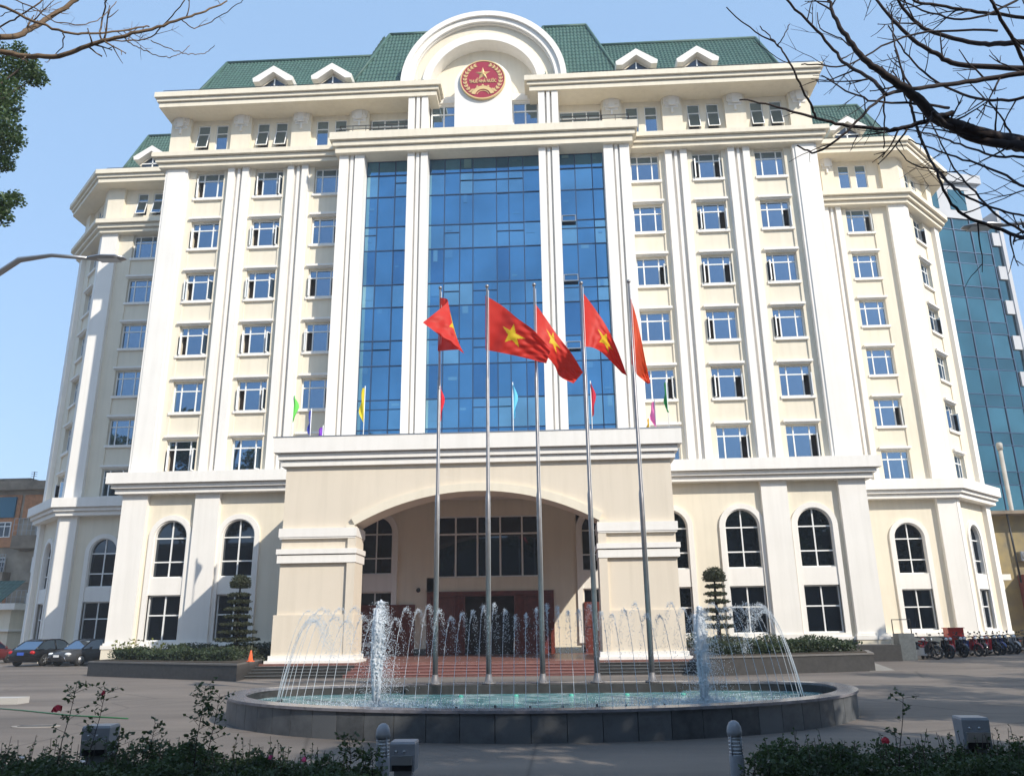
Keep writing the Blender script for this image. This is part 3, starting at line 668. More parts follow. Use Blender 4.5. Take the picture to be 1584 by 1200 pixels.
f = MB(); f.ball((-3.95,-.1,3.75), .12, 10); f.box(-4.0,-3.9,-.1,.2,3.78,3.88); f.build('security_camera', BLACKM, PO)
for a0, a1 in ((3.32,4.88),(-4.14,-3.52)): f = MB(); f.box(a0,a1,.12,.2,PZ,.75); f.build('skirting', GRANITE, PO)

# ------------------------------------------------------------------ planters with shrubs in front of the facade
LEAF_D = leafmat('dark_shrub_leaf', (.05,.075,.03), (.02,.035,.014)); LEAF_B = leafmat('bonsai_needle', (.055,.065,.03), (.025,.03,.014))
LEAF_H = leafmat('hedge_leaf', (.06,.10,.035), (.022,.035,.014)); LEAF_T = leafmat('tree_leaf', (.07,.12,.035), (.03,.055,.018))
BARK = mat('grey_brown_bark', (.10,.075,.06), .9, 0, .5, 14, .4, 40); BARKD = mat('dark_bark', (.035,.022,.02), .9, 0, .4, 20, .4, 50)
BARKL = mat('olive_brown_bark', (.20,.13,.075), .85, 0, .5, 10, .4, 40)
def leaf(b, p, sz, rg, up=.3, mat_=0):
    a = rg.uniform(0,2*pi); t = rg.uniform(-.7,1.0); d = Vector((cos(a)*cos(t), sin(a)*cos(t), sin(t)))
    sdir = d.cross(Vector((rg.gauss(0,1),rg.gauss(0,1),rg.gauss(0,1)))).normalized()*sz*.33
    m_ = p+d*sz*.5; b.add([p, m_+sdir, p+d*sz, m_-sdir], [(0,1,2),(0,2,3)], mat_)
def leaf_cloud(b, c, r, n, sz, rg, shell=.5, flat=1, mat_=0):
    c = Vector(c)
    for _ in range(n):
        while True:
            q = Vector((rg.uniform(-1,1),rg.uniform(-1,1),rg.uniform(-1,1)))
            if shell < q.length <= 1: break
        leaf(b, c+Vector((q.x*r[0],q.y*r[1],q.z*r[2])), sz*rg.uniform(.6,1.3), rg, mat_=mat_)
def planter(s, label, pts, h):
    t = thing('planter', label, 'planter', (0,0,0), 0, 'granite planters in front of the building')
    b = MB(); b.prism(pts, 0, h-.06); b.build('planter_wall', DGRAN, t)
    cx = sum(p[0] for p in pts)/len(pts); cy = sum(p[1] for p in pts)/len(pts)
    b = MB(); b.prism([(cx+(x-cx)*1.004, cy+(y-cy)*1.01) for x, y in pts], h-.06, h); b.build('coping', mat('planter_coping', (.16,.15,.14), .5, 0, .3, 8), t)
    b = MB(); b.prism([(cx+(x-cx)*.96, cy+(y-cy)*.93) for x, y in pts], h, h+.03); b.build('soil', mat('soil', (.06,.045,.03), .95, 0, .4, 6), t)
PLL = [(-20.4,35.8),(-11.9,30.9),(-12.35,33.6),(-12.7,36.5),(-12.7,43),(-19.3,43),(-20.4,37)]
PLR = [(12.2,33.2),(13.2,36.5),(12.5,42.5),(5.9,42.5),(5.9,36),(5.55,33.3),(5.3,31)]
planter(-1, 'long dark granite planter left of the entrance steps', PLL, .62)
planter(1, 'long dark granite planter right of the entrance steps', PLR, .66)
rg = random.Random(11)
def low_hedge(name, label, pts, n, z0, h, cat='hedge', group=None, sz=.1, m=None):
    b = MB(); 
    for i in range(n):
        k = rg.random()*(len(pts)-1); j = int(k); f = k-j
        x = pts[j][0]+(pts[j+1][0]-pts[j][0])*f; y = pts[j][1]+(pts[j+1][1]-pts[j][1])*f; wd = pts[j][2]
        x += rg.uniform(-wd,wd)*.5; y += rg.uniform(-wd,wd); hh = h*(.72+.5*noise.noise(Vector((x*.9,y*.9,3))))
        leaf(b, Vector((x,y,z0+hh*rg.random()**.6)), sz*rg.uniform(.6,1.4), rg)
    o = b.build(name, m or LEAF_D); return tag(o, label, cat, group)
low_hedge('hedge', 'low loose green hedge filling the left granite planter', [(-19.6,36.6,.5),(-16,34.8,.6),(-13,33.4,.6)], 9000, .62, .62)
low_hedge('hedge', 'low loose green hedge filling the right granite planter', [(5.9,32.6,.5),(8.5,33.4,.6),(12,35,.6)], 9000, .66, .62)
low_hedge('hedge', 'thin hedge strip against the left facade plinth', [(-20,42.3,.4),(-13,42.3,.4)], 4500, .6, .8)
low_hedge('hedge', 'thin hedge strip against the right facade plinth', [(6,42,.4),(12.5,42,.4)], 4500, .6, .8)
for i, (x, y) in enumerate(((-19.4,36.5),(-18.8,36.3),(-17.6,35.9))):
    b = MB()
    for k in range(26):
        a = rg.uniform(0,2*pi); tip = Vector((x+.35*cos(a), y+.35*sin(a), .75+rg.uniform(.25,.75))); b.tube([(x,y,.62), tip], [.012,.004], 4); leaf(b, tip, .16, rg)
    tag(b.build('spiky_plant', leafmat('yellow_green_leaf', (.16,.17,.03), (.08,.10,.02))), ['spiky yellow green plant at the far left end of the left planter','second spiky yellow green plant from the left end of the left planter','third spiky plant from the left end of the left planter'][i], 'plant', 'spiky plants in the left planter')
def bonsai(x, y, z0, label, tiers, crown, lowers):
    t = thing('tiered_tree', label, 'tree', (x,y,z0), 0, 'cloud pruned trees beside the entrance')
    H = crown[0]+crown[2]
    b = MB(); b.tube([(0,0,0),(.02,0,H*.3),(-.02,.02,H*.6),(.0,0,H-.3)], [.11,.08,.06,.03], 8); b.build('trunk', BARKD, t)
    b = MB(); leaf_cloud(b, (0,0,crown[0]), (crown[1],crown[1],crown[2]), 2600, .09, rg, .3)
    b.v = [(vx, vy, max(vz, crown[0]-crown[2]*.45)) for vx, vy, vz in b.v]; b.build('crown', LEAF_B, t)
    for z, r in tiers:
        b = MB(); ox, oy = rg.uniform(-.05,.05), rg.uniform(-.05,.05); leaf_cloud(b, (ox,oy,z), (r,r*.9,.085), int(1700*r*r)+500, .09, rg, .2)
        b.build('foliage_tier', LEAF_B, t)
    for dx, dy, z, r, rz in lowers:
        b = MB(); leaf_cloud(b, (dx,dy,z), (r,r*.8,rz), int(3600*r), .1, rg, .3); b.build('foliage_tier', LEAF_B, t)
bonsai(-14.2, 36.5, .62, 'dark tiered cloud pruned tree in the left planter', [(2.72,.5),(2.42,.54),(2.1,.6),(1.78,.64),(1.45,.74),(1.12,.86),(.8,1.0)], (3.2,.46,.4), [(0,0,.3,1.5,.24),(.2,-.5,.0,1.75,.3),(1.6,.2,.15,.8,.25)])
bonsai(7.1, 37.0, .66, 'dark tiered cloud pruned tree in the right planter', [(2.75,.44),(2.42,.5),(2.1,.54),(1.72,.62),(1.4,.66),(1.05,.76)], (3.15,.5,.44), [(.2,0,.35,1.35,.25)])
b = MB(); b.lathe([(.17,0),(.17,.03),(.1,.04),(.03,.42),(.02,.43)], (-12.15,32.9,.62), 12); tag(b.build('traffic_cone', mat('orange_plastic', (.75,.12,.03), .4)), 'small orange cone on the planter edge beside the left steps', 'cone')
# small things right of the building
b = MB(); b.box(16.6,17.35,41.6,42.3,0,1.25); tag(b.build('granite_post', GRANITE), 'square grey granite block behind the first motorbikes', 'block')
b = MB(); b.box(13.3,16.4,41.0,42.6,0,.75); tag(b.build('low_wall', DGRAN), 'low dark granite wall in front of the right corner pilaster', 'wall')
b = MB(Matrix.Translation((16.35,41.3,0)) @ Matrix.Rotation(radians(-14),4,'X')); b.box(-.16,.16,0,.03,.02,.75); tag(b.build('white_board', TRIM), 'small white board leaning on the low granite wall', 'board')
b = MB(); b.tube([(17.0,43.2,.9),(17.0,43.2,1.9),(17.9,43.2,1.9),(17.9,43.2,.9)], .03, 5); tag(b.build('metal_hoop_rail', BLACKM), 'thin metal hoop rail standing by the right corner pilaster', 'rail')
b = MB(); b.v = []; b.prism([(11.9,33.0),(13.0,33.4),(14.5,39.5),(13.2,36.5)], .002, .012); o = b.build('ramp_paving', mat('pale_concrete', (.3,.28,.25), .8, 0, .2, 3)); o['kind'] = 'structure'

# ------------------------------------------------------------------ fountain
FC = (-.45, 18.9)
def fplan(off, N=120):
    P = []
    for i in range(N):
        q = 2*pi*i/N; cx, sy = cos(q), sin(q)
        if sy <= 0: x, y = (6.72-off)*cx, (4.95-off)*sy
        else: x, y = (6.72-off)*math.copysign(abs(cx)**.75, cx), (2.0-off)*abs(sy)**.6
        P.append((FC[0]+x, FC[1]+y))
    return P
ft = thing('fountain', 'wide oval fountain basin clad in dark granite with water jets', 'fountain', (0,0,0))
def plan_ring(b, o0, o1, z0, z1):
    A, Bp = fplan(o0), fplan(o1); n_ = len(A); vs = []
    for (ax, ay), (bx, by) in zip(A, Bp): vs += [(ax,ay,z0),(ax,ay,z1),(bx,by,z1),(bx,by,z0)]
    fs = [(4*i+k, 4*i+(k+1)%4, 4*((i+1)%n_)+(k+1)%4, 4*((i+1)%n_)+k) for i in range(n_) for k in range(4)]
    b.add(vs, fs)
def slabmat():
    m = bpy.data.materials.new('granite_slabs'); m.use_nodes = True; nt = m.node_tree; p = nt.nodes['Principled BSDF']; N = nt.nodes.new; L = nt.links.new
    at_ = N('ShaderNodeAttribute'); at_.attribute_name = 'slab'; tc = N('ShaderNodeTexCoord'); nz = N('ShaderNodeTexNoise'); nz.inputs['Scale'].default_value = 3.2; nz.inputs['Detail'].default_value = 12; nz.inputs['Roughness'].default_value = .68
    L(tc.outputs['Object'], nz.inputs['Vector']); r = N('ShaderNodeValToRGB'); r.color_ramp.elements[0].color = (.012,.014,.016,1); r.color_ramp.elements[1].color = (.11,.115,.12,1)
    r.color_ramp.elements[0].position = .25; r.color_ramp.elements[1].position = .85
    ad = N('ShaderNodeMath'); ad.operation = 'MULTIPLY_ADD'; ad.inputs[1].default_value = .42; L(at_.outputs['Fac'], ad.inputs[0]); 
    m2 = N('ShaderNodeMath'); m2.operation = 'MULTIPLY'; m2.inputs[1].default_value = 1.0; L(nz.outputs['Fac'], m2.inputs[0]); L(m2.outputs[0], ad.inputs[2]); L(ad.outputs[0], r.inputs[0]); L(r.outputs[0], p.inputs['Base Color'])
    p.inputs['Roughness'].default_value = .45; return m
SLAB = slabmat()
b = MB(); vs = []; vals = []
P = fplan(0, 720); acc = 0; cur = rg.random(); widths = []
i = 0; n_ = len(P); Q = [i for i in range(0, 720, 10)]
for a in Q:                                             # clad the wall with separate slabs, thin open joints
    idx = [(a+k) % 720 for k in range(11)]; cur = rg.random(); pts = [P[k] for k in idx]
    def ins(p, d): vx, vy = p[0]-FC[0], p[1]-FC[1]; l = hypot(vx,vy); return (p[0]-vx/l*d, p[1]-vy/l*d)
    k0 = len(b.v); e0 = pts[0]; e1 = pts[1]; e2 = pts[-2]; e3 = pts[-1]
    s0 = (e0[0]+(e1[0]-e0[0])*.12, e0[1]+(e1[1]-e0[1])*.12); s1 = (e3[0]+(e2[0]-e3[0])*.12, e3[1]+(e2[1]-e3[1])*.12)
    pts = [ins(s0,.02), s0]+pts[1:-1]+[s1, ins(s1,.02)]
    b.add([(x,y,0) for x,y in pts]+[(x,y,.45) for x,y in pts], [(j,j+1,len(pts)+j+1,len(pts)+j) for j in range(len(pts)-1)])
    vals += [cur]*(len(b.v)-k0)
me = b.mesh('basin_wall', SLAB); at_ = me.attributes.new('slab', 'FLOAT', 'POINT'); at_.data.foreach_set('value', vals)
me.materials[0] = SLAB; link('basin_wall', me, ft)
b = MB(); plan_ring(b, .02, .34, 0, .45); b.build('basin_lining', DGRAN, ft, fix=True)
RIM = mat('pale_rim_stone', (.24,.23,.25), .22, 0, .35, 7)
b = MB(); plan_ring(b, -.04, .36, .452, .5); b.build('rim', RIM, ft, fix=True)
b = MB(); b.box(-3.6,2.9,20.02,21.2,0,.495); b.build('flagpole_platform', DGRAN, ft)
def water():
    m = bpy.data.materials.new('fountain_water'); m.use_nodes = True; nt = m.node_tree; p = nt.nodes['Principled BSDF']
    p.inputs['Base Color'].default_value = (.16,.36,.36,1); p.inputs['Roughness'].default_value = .12
    tc = nt.nodes.new('ShaderNodeTexCoord'); nz = nt.nodes.new('ShaderNodeTexNoise'); nz.inputs['Scale'].default_value = 6; nz.inputs['Detail'].default_value = 5; nt.links.new(tc.outputs['Object'], nz.inputs['Vector'])
    bp = nt.nodes.new('ShaderNodeBump'); bp.inputs['Strength'].default_value = .9; bp.inputs['Distance'].default_value = .06; nt.links.new(nz.outputs['Fac'], bp.inputs['Height']); nt.links.new(bp.outputs[0], p.inputs['Normal'])
    n2 = nt.nodes.new('ShaderNodeTexNoise'); n2.inputs['Scale'].default_value = 2.2; n2.inputs['Detail'].default_value = 8; nt.links.new(tc.outputs['Object'], n2.inputs['Vector'])
    r = nt.nodes.new('ShaderNodeValToRGB'); r.color_ramp.elements[0].position = .45; r.color_ramp.elements[1].position = .7; r.color_ramp.elements[0].color = (.12,.30,.31,1); r.color_ramp.elements[1].color = (.5,.62,.62,1)
    nt.links.new(n2.outputs['Fac'], r.inputs[0]); nt.links.new(r.outputs[0], p.inputs['Base Color']); return m
b = MB(); P = fplan(.33); b.add([(x,y,.3) for x,y in P], [list(range(len(P)))]); b.build('basin_water', water(), ft)
FOAM = bpy.data.materials.new('foaming_water'); FOAM.use_nodes = True; p = FOAM.node_tree.nodes['Principled BSDF']
p.inputs['Base Color'].default_value = (.82,.86,.9,1); p.inputs['Roughness'].default_value = .25
nt = FOAM.node_tree; t_ = nt.nodes.new('ShaderNodeBsdfTranslucent'); t_.inputs[0].default_value = (.85,.9,.95,1); mx = nt.nodes.new('ShaderNodeMixShader'); mx.inputs[0].default_value = .35
nt.links.new(p.outputs[0], mx.inputs[1]); nt.links.new(t_.outputs[0], mx.inputs[2]); nt.links.new(mx.outputs[0], nt.nodes['Material Output'].inputs[0])
def drop(b, p, r):
    x, y, z = p; b.add([(x+r,y,z),(x-r*.5,y+r*.8,z),(x-r*.5,y-r*.8,z),(x,y,z+r*1.5),(x,y,z-r*1.5)], [(0,1,3),(1,2,3),(2,0,3),(1,0,4),(2,1,4),(0,2,4)], 0, True)
# ring of thin jets leaning inwards
NJ = 58
for i in range(NJ):
    t_ = (i+.5)/NJ; q = pi*(1.0+t_+.05*sin(2*pi*t_))
    x0, y0 = FC[0]+5.62*cos(q), FC[1]-.3+3.95*sin(q); 
    dx, dy = -cos(q)*rg.uniform(.5,.62), -sin(q)*rg.uniform(.5,.62)
    if abs(cos(q)) > .75: dx *= 1.3
    H = 1.79+rg.uniform(-.14,.12); b = MB(); pts = []
    K = 12
    for k in range(K+1):
        u = k/K; pts.append(Vector((x0+dx*u*.85, y0+dy*u*.85, .3+H*(1-(1-u)**2))))
    cut = int(K*.72); b.tube(pts[:cut], [.0055-.0035*j_/cut for j_ in range(cut)], 4)
    for k in range(420):
        u = .25+rg.random()**.9*1.45; spread = .003+.034*max(0,u-.5)
        z = .3+H*(1-(1-u)**2)
        if z < .32: continue
        if u < 1 and rg.random() < .35: spread *= .4
        drop(b, (x0+dx*u*.85+rg.gauss(0,spread), y0+dy*u*.85+rg.gauss(0,spread), z+rg.gauss(0,spread)), rg.uniform(.0025,.0078))
    b.build('water_jet', FOAM, ft)
    b = MB(); b.lathe([(.03,0),(.03,.08),(.015,.1)], (x0,y0,.26), 8); b.build('nozzle', BLACKM, ft)
for (x, y, top) in ((-3.64,16.9,2.42),(2.93,17.3,2.2)):
    b = MB(); H = top-.3
    for j in range(6):
        a = 2*pi*j/6+.3; pts = [(x+.07*cos(a)*(1-.2*k/5)+rg.gauss(0,.01), y+.07*sin(a), .3+H*.9*k/5) for k in range(6)]; b.tube(pts, [.018,.024,.035,.05,.06,.03], 6)
    for k in range(26):                                 # frothy core made of many small blobs
        u = k/26; rr = .05+.145*sin(pi*min(1,u*.98+.03))**1.1*(.4+.6*u)
        for j in range(22):
            a = rg.uniform(0,2*pi); s_ = rg.uniform(.2,1)*rr
            b.ball((x+s_*cos(a)+.035*u, y+s_*sin(a), .34+H*u*.97+rg.gauss(0,.02)), rg.uniform(.012,.03), 6)
    for k in range(7500):
        u = rg.random(); rad = abs(rg.gauss(0, .07+.22*(1-u)**.7)); a = rg.uniform(0,2*pi); z = .3+H*min(1,u*.96+.0)
        drop(b, (x+.06+rad*cos(a), y+rad*sin(a), z), rg.uniform(.003,.0085))
    b.build('foaming_jet', FOAM, ft)
    b = MB()                                           # splash on the water around it
    for k in range(3600):
        r_ = abs(rg.gauss(0,.8)); a = rg.uniform(0,2*pi)
        if (((x+r_*cos(a)*1.3-FC[0])/6.3)**2+((y+r_*sin(a)*.8-FC[1])/4.5)**2) > .97: continue
        drop(b, (x+r_*cos(a)*1.3, y+r_*sin(a)*.8, .3+rg.random()**3*.13), rg.uniform(.004,.012))
    b.build('splash', FOAM, ft)
LAMPG = mat('green_lamp_glass', (.08,.4,.3), .2)
for i in range(5):
    b = MB(); x = -2.2+i*1.25; b.lathe([(.04,0),(.06,.01),(.06,.04),(.03,.06)], (x,19.3,.28), 10); b.build('underwater_lamp', LAMPG, ft)
for i in range(9):
    b = MB(); x = -2.4+i*.62+rg.uniform(-.1,.1); y = 15.6+rg.uniform(-.1,.3); b.tube([(x,y,.2),(x,y,.42)], .022, 6); b.tube([(x,y,.36),(x+rg.choice((-1,1))*.12,y,.36)], .018, 6); b.build('pipe_valve', BLACKM, ft)

# ------------------------------------------------------------------ flagpoles and flags
FLAGR = bpy.data.materials.new('red_flag_cloth')
def clothmat(m, col, tr=.4):
    m.use_nodes = True; nt = m.node_tree; p = nt.nodes['Principled BSDF']; p.inputs['Base Color'].default_value = (*col,1); p.inputs['Roughness'].default_value = .6
    t = nt.nodes.new('ShaderNodeBsdfTranslucent'); t.inputs[0].default_value = (*col,1); mx = nt.nodes.new('ShaderNodeMixShader'); mx.inputs[0].default_value = tr
    nt.links.new(p.outputs[0], mx.inputs[1]); nt.links.new(t.outputs[0], mx.inputs[2]); nt.links.new(mx.outputs[0], nt.nodes['Material Output'].inputs[0]); return m
clothmat(FLAGR, (.72,.035,.02)); FLAGY = clothmat(bpy.data.materials.new('yellow_star_cloth'), (.85,.58,.02))
poles = [(673,1058,446),(755,1058,443),(838,1057,439),(921,1056,434),(1008,1054,434)]
ordn = ['leftmost of the five tall','second from the left of the five tall','middle one of the five tall','fourth from the left of the five tall','rightmost of the five tall']
proto = None
for i, (px, py, ty) in enumerate(poles):
    x = -2.95+1.3*i; lab = 'tall steel flagpole, '+ordn[i].replace(' tall','')
    if i == 0:
        t = thing('flagpole', lab, 'flagpole', (x,20.36,.5), 0, 'tall flagpoles behind the fountain')
        b = MB(); b.lathe([(.066,0),(.064,4.5),(.044,4.62),(.042,7.65),(.029,7.75),(.027,10.3)], (0,0,0), 14); b.build('pole', STEEL, t)
        b = MB(); b.lathe([(.17,0),(.17,.025),(.1,.045),(.072,.2),(.067,.22)], (0,0,0), 16); 
        for k in range(6): b.lathe([(.015,0),(.015,.03)], (.14*cos(k*pi/3),.14*sin(k*pi/3),.025), 6)
        b.build('base_plate', mat('weathered_steel', (.2,.19,.19), .6, .5), t)
        b = MB(); b.ball((0,0,10.34), .055, 10); b.build('finial', STEEL, t)
        b = MB(); b.tube([(.05,-.05,1.2),(.05,-.06,5),(.045,-.05,10.2)], .006, 4); b.build('halyard', TRIM, t); remember(t); proto = t
    else: dup(proto, (x,20.36,.5), 0, lab)
def star_in(s_, t_, cs, ct, r, asp):
    dx, dy = (s_-cs)*asp, (ct-t_); d = hypot(dx,dy)
    if d > r: return False
    a = (atan2(dx,dy)) % (2*pi/5); a = min(a, 2*pi/5-a)
    # distance to the star edge line from the tip (r,0) to the notch (r*.382, 36 deg)
    x, y = d*cos(a), d*sin(a); x1, y1, x2, y2 = r, 0, r*.382*cos(pi/5), r*.382*sin(pi/5)
    return (x2-x1)*(y-y1)-(y2-y1)*(x-x1) >= 0
def poly_at(P, u):
    k = u*(len(P)-1); i = min(int(k), len(P)-2); f = k-i
    if len(P) > 2:                                       # smooth through the points
        p0 = P[max(i-1,0)]; p1 = P[i]; p2 = P[i+1]; p3 = P[min(i+2,len(P)-1)]
        return tuple(.5*((2*b_)+(-a_+c_)*f+(2*a_-5*b_+4*c_-d_)*f*f+(-a_+3*b_-3*c_+d_)*f**3) for a_,b_,c_,d_ in zip(p0,p1,p2,p3))
    return tuple(a_+(b_-a_)*f for a_, b_ in zip(P[i], P[i+1]))
def flag(label, top, bot, dep, wav, ns=84, ntt=56, sc_=(.5,.5,.3), asp=1.5, Y0=20.36, mats=None, sag=0):
    b = MB(); vs = []
    for j in range(ntt+1):
        for i in range(ns+1):
            s_, t_ = i/ns, j/ntt; a = poly_at(top, s_); c = poly_at(bot, s_)
            px, py = a[0]+(c[0]-a[0])*t_, a[1]+(c[1]-a[1])*t_
            yy = Y0 + dep[0]*s_ + dep[1]*s_*t_ + wav[0]*sin(s_*wav[1]+t_*wav[2])*min(1,s_*4) + .035*sin(s_*23+t_*5)*s_ + .02*sin(t_*19-s_*11)*s_ + .012*sin(31*t_+27*s_)*s_
            vs.append(at(px, py, yy))
    base = vs[0]; vs = [v-base for v in vs]
    fs0 = []; fs1 = []
    for j in range(ntt):
        for i in range(ns):
            f = (j*(ns+1)+i, j*(ns+1)+i+1, (j+1)*(ns+1)+i+1, (j+1)*(ns+1)+i)
            (fs1 if mats is None and star_in((i+.5)/ns,(j+.5)/ntt,*sc_,asp) else fs0).append(f)
    b.add(vs, fs0, 0, True); n0 = len(b.v)
    for f in fs1: b.f.append(list(f)); b.m.append(1); b.sm.append(True)
    return tag(b.build('flag', mats or [FLAGR, FLAGY], None, base), label, 'flag', 'flags on the tall poles')
flag('red flag folded over itself on the leftmost tall pole', [(680,460),(692,467),(654,499)], [(677,543),(711,541),(718,547)], (-.8,-.1), (.10,5,2))
flag('large spread red flag with a whole yellow star, second tall pole', [(751,457),(778,474),(800,492),(828,513),(852,541)], [(751,541),(778,546),(810,553),(845,562)], (-.5,.1), (.13,8,2), sc_=(.46,.5,.3))
flag('long red flag drooping behind its neighbour on the middle tall pole', [(826,467),(844,492),(862,518),(885,548),(902,576)], [(828,545),(846,552),(858,566),(866,582),(887,593)], (.75,.15), (.14,7,3), sc_=(.42,.35,.26))
flag('narrow red flag with half visible star, fourth tall pole', [(902,453),(922,480),(940,508),(955,540),(970,581)], [(904,536),(918,538),(932,546),(948,562),(962,577)], (.9,.1), (.12,8,2), sc_=(.5,.5,.3))
flag('red flag tinted orange for light through its cloth, seen nearly edge on, rightmost tall pole', [(974,457),(983,485),(991,520),(999,560),(1006,592)], [(977,562),(981,572),(986,580),(994,587),(1002,594)], (1.1,.2), (.14,9,2), sc_=(.06,.42,.17))
bpy.data.objects['flag.004'].data.materials[0] = clothmat(bpy.data.materials.new('lit_through_flag_cloth'), (.8,.085,.02), .5)  # red cloth shifted to orange; light coming through it is in the colour

# small pennants along the portico roof
PEN = [('light green',(.18,.75,.12),455,613,650,12),('dark blue',(.03,.05,.4),482,636,672,-8),('purple',(.25,.06,.6),500,662,680,-16),('yellow',(.8,.65,.02),565,601,650,-14),('red',(.7,.01,.03),681,599,648,10),
       ('sky blue',(.15,.6,.85),793,595,644,12),('dark red',(.6,.01,.04),913,593,640,12),('pink',(.85,.2,.5),1012,622,656,-14),('orange yellow',(.8,.5,.03),1004,648,664,-8),('dark green',(.01,.25,.06),1030,592,634,-8)]
for i, (cn, col, px, py0, py1, w) in enumerate(PEN):
    Yp = 36.6+.5*(i % 3); top = at(px, py0-4, Yp); bot = at(px, py1, Yp)
    t = thing('pennant', f'small {cn} pennant on a thin stick on the portico roof', 'pennant', (top.x, Yp, 10.16), 0, 'coloured pennants on the portico roof')
    b = MB(); b.tube([(0,0,0),(0,0,max(.5,top.z-10.16))], .022, 6); b.build('stick', TRIM, t)
    m_ = clothmat(bpy.data.materials.new('pennant_cloth'), col, .35); b = MB(); n1 = 14; vs = []; wd = w/46.; H = top.z-bot.z
    for j in range(n1+1):
        v_ = j/n1; prof = sin(pi*min(1,v_*.9+.08))**.8
        for k in range(6):
            s_ = k/5; vs.append((wd*s_*prof*.8+.05*sin(v_*9+k)*s_, .12*sin(s_*6+v_*5)*s_, top.z-10.16-.05-H*v_-.1*s_))
    b.add(vs, [(j*6+k, j*6+k+1, (j+1)*6+k+1, (j+1)*6+k) for j in range(n1) for k in range(5)], 0, True); b.build('cloth', m_, t)

# ------------------------------------------------------------------ foreground: bollard lamps, floodlights
PLAST = mat('grey_painted_metal', (.30,.31,.34), .45, .1, .15, 12); CLEAR = mat('ribbed_lamp_glass', (.5,.52,.55), .15)
def bollard(x, y, label):
    t = thing('bollard_lamp', label, 'lamp', (x,y,0), 0, 'bollard lamps by the hedge')
    b = MB(); b.lathe([(.065,0),(.065,.66),(.062,.67)], (0,0,0), 20); b.build('post', PLAST, t)
    b = MB(); b.lathe([(.068,.82),(.068,.86),(.063,.9),(.045,.935),(.02,.952),(.002,.955)], (0,0,0), 20); b.build('cap', PLAST, t)
    b = MB(); b.lathe([(.05,.66),(.05,.83)], (0,0,0), 16)
    for k in range(5): b.lathe([(.062,0),(.062,.012)], (0,0,.68+.03*k), 16)
    b.build('louvre_lamp', CLEAR, t)
    b = MB()
    for k in range(4): a = pi/4+k*pi/2; b.tube([(.062*cos(a),.062*sin(a),.66),(.062*cos(a),.062*sin(a),.83)], .007, 6)
    b.build('lamp_guard', PLAST, t)
bollard(-1.64, 8.0, 'grey domed bollard lamp left of centre in front of the fountain'); bollard(1.6, 8.0, 'grey domed bollard lamp right of centre in front of the fountain')
def flood(x, y, z, label, s_=1, rz=0):
    t = thing('floodlight', label, 'floodlight', (x,y,0), rz, 'box floodlights by the hedge')
    b = MB(); w = .125*s_; b.loft([[(-w,-.1,z-.26),(w,-.1,z-.26),(w,.1,z-.26),(-w,.1,z-.26)],[(-w*1.03,-.11,z-.02),(w*1.03,-.11,z-.02),(w*1.03,.12,z-.02),(-w*1.03,.12,z-.02)],[(-w*.97,-.1,z),(w*.97,-.1,z),(w*.97,.11,z),(-w*.97,.11,z)]], smooth=False); b.build('housing', PLAST, t)
    b = MB(); b.box(-w*.85,w*.85,-.14,-.1,z-.2,z-.12); b.build('bracket', METAL, t)
    b = MB(); b.box(-w*.8,w*.8,-.112,-.1,z-.255,z-.205); b.build('gear_tray', BLACKM, t)
    for bx in (.02,-.06): b = MB(); b.lathe([(.012,0),(.012,.03)], (bx,-.1,z-.085), 8, axis='y'); b.build('bolt', METAL, t)
    b = MB(); b.box(-.09*s_,.09*s_,-.05,.05,0,z-.26); b.build('stand', PLAST, t)
flood(-4.35, 8.0, .96, 'box floodlight in the left part of the hedge', 1.0, .1); flood(-1.5, 8.35, .76, 'box floodlight standing beside the left bollard lamp', .95); flood(3.72, 8.0, .97, 'box floodlight in the right part of the hedge', .9, -.1)
# foreground hedge, one clipped run left and one right
def hedge_run(label, x0, x1, y, z, n, name='rose_hedge'):
    b = MB()
    for _ in range(n):
        x = rg.uniform(x0,x1); yy = y+rg.uniform(-.55,.45); hh = z*(.84+.3*noise.noise(Vector((x*1.9,yy*1.9,9)))+.12*noise.noise(Vector((x*7,yy*7,2))))
        leaf(b, Vector((x,yy,hh*(1-rg.random()**1.6*.6))), rg.uniform(.02,.05), rg)
    for _ in range(int((x1-x0)*34)):
        x = rg.uniform(x0,x1); yy = y+rg.uniform(-.4,.4); h0 = z*.7; h1 = z*rg.uniform(.95,1.14); p0 = Vector((x,yy,h0)); p1 = Vector((x+rg.gauss(0,.04),yy,h1)); b.tube([p0,p1],.003,3,1)
        for k in range(9): leaf(b, p0.lerp(p1, rg.random()), .035, rg)
    tag(b.build(name, [LEAF_H, BARK]), label, 'hedge')
hedge_run('dense dark green hedge across the lower left foreground', -5.6, -2.4, 7.75, .76, 42000)
hedge_run('dense dark green hedge across the lower right foreground', 1.75, 5.2, 7.75, .78, 42000)
hedge_run('thin low stretch of hedge left of the bollard lamp', -2.42, -1.62, 7.75, .70, 8000)
PETAL = mat('rose_red_petal', (.5,.008,.03), .5); PINK = mat('pink_petal', (.75,.08,.25), .5); WHITEP = mat('white_petal', (.8,.72,.68), .5)
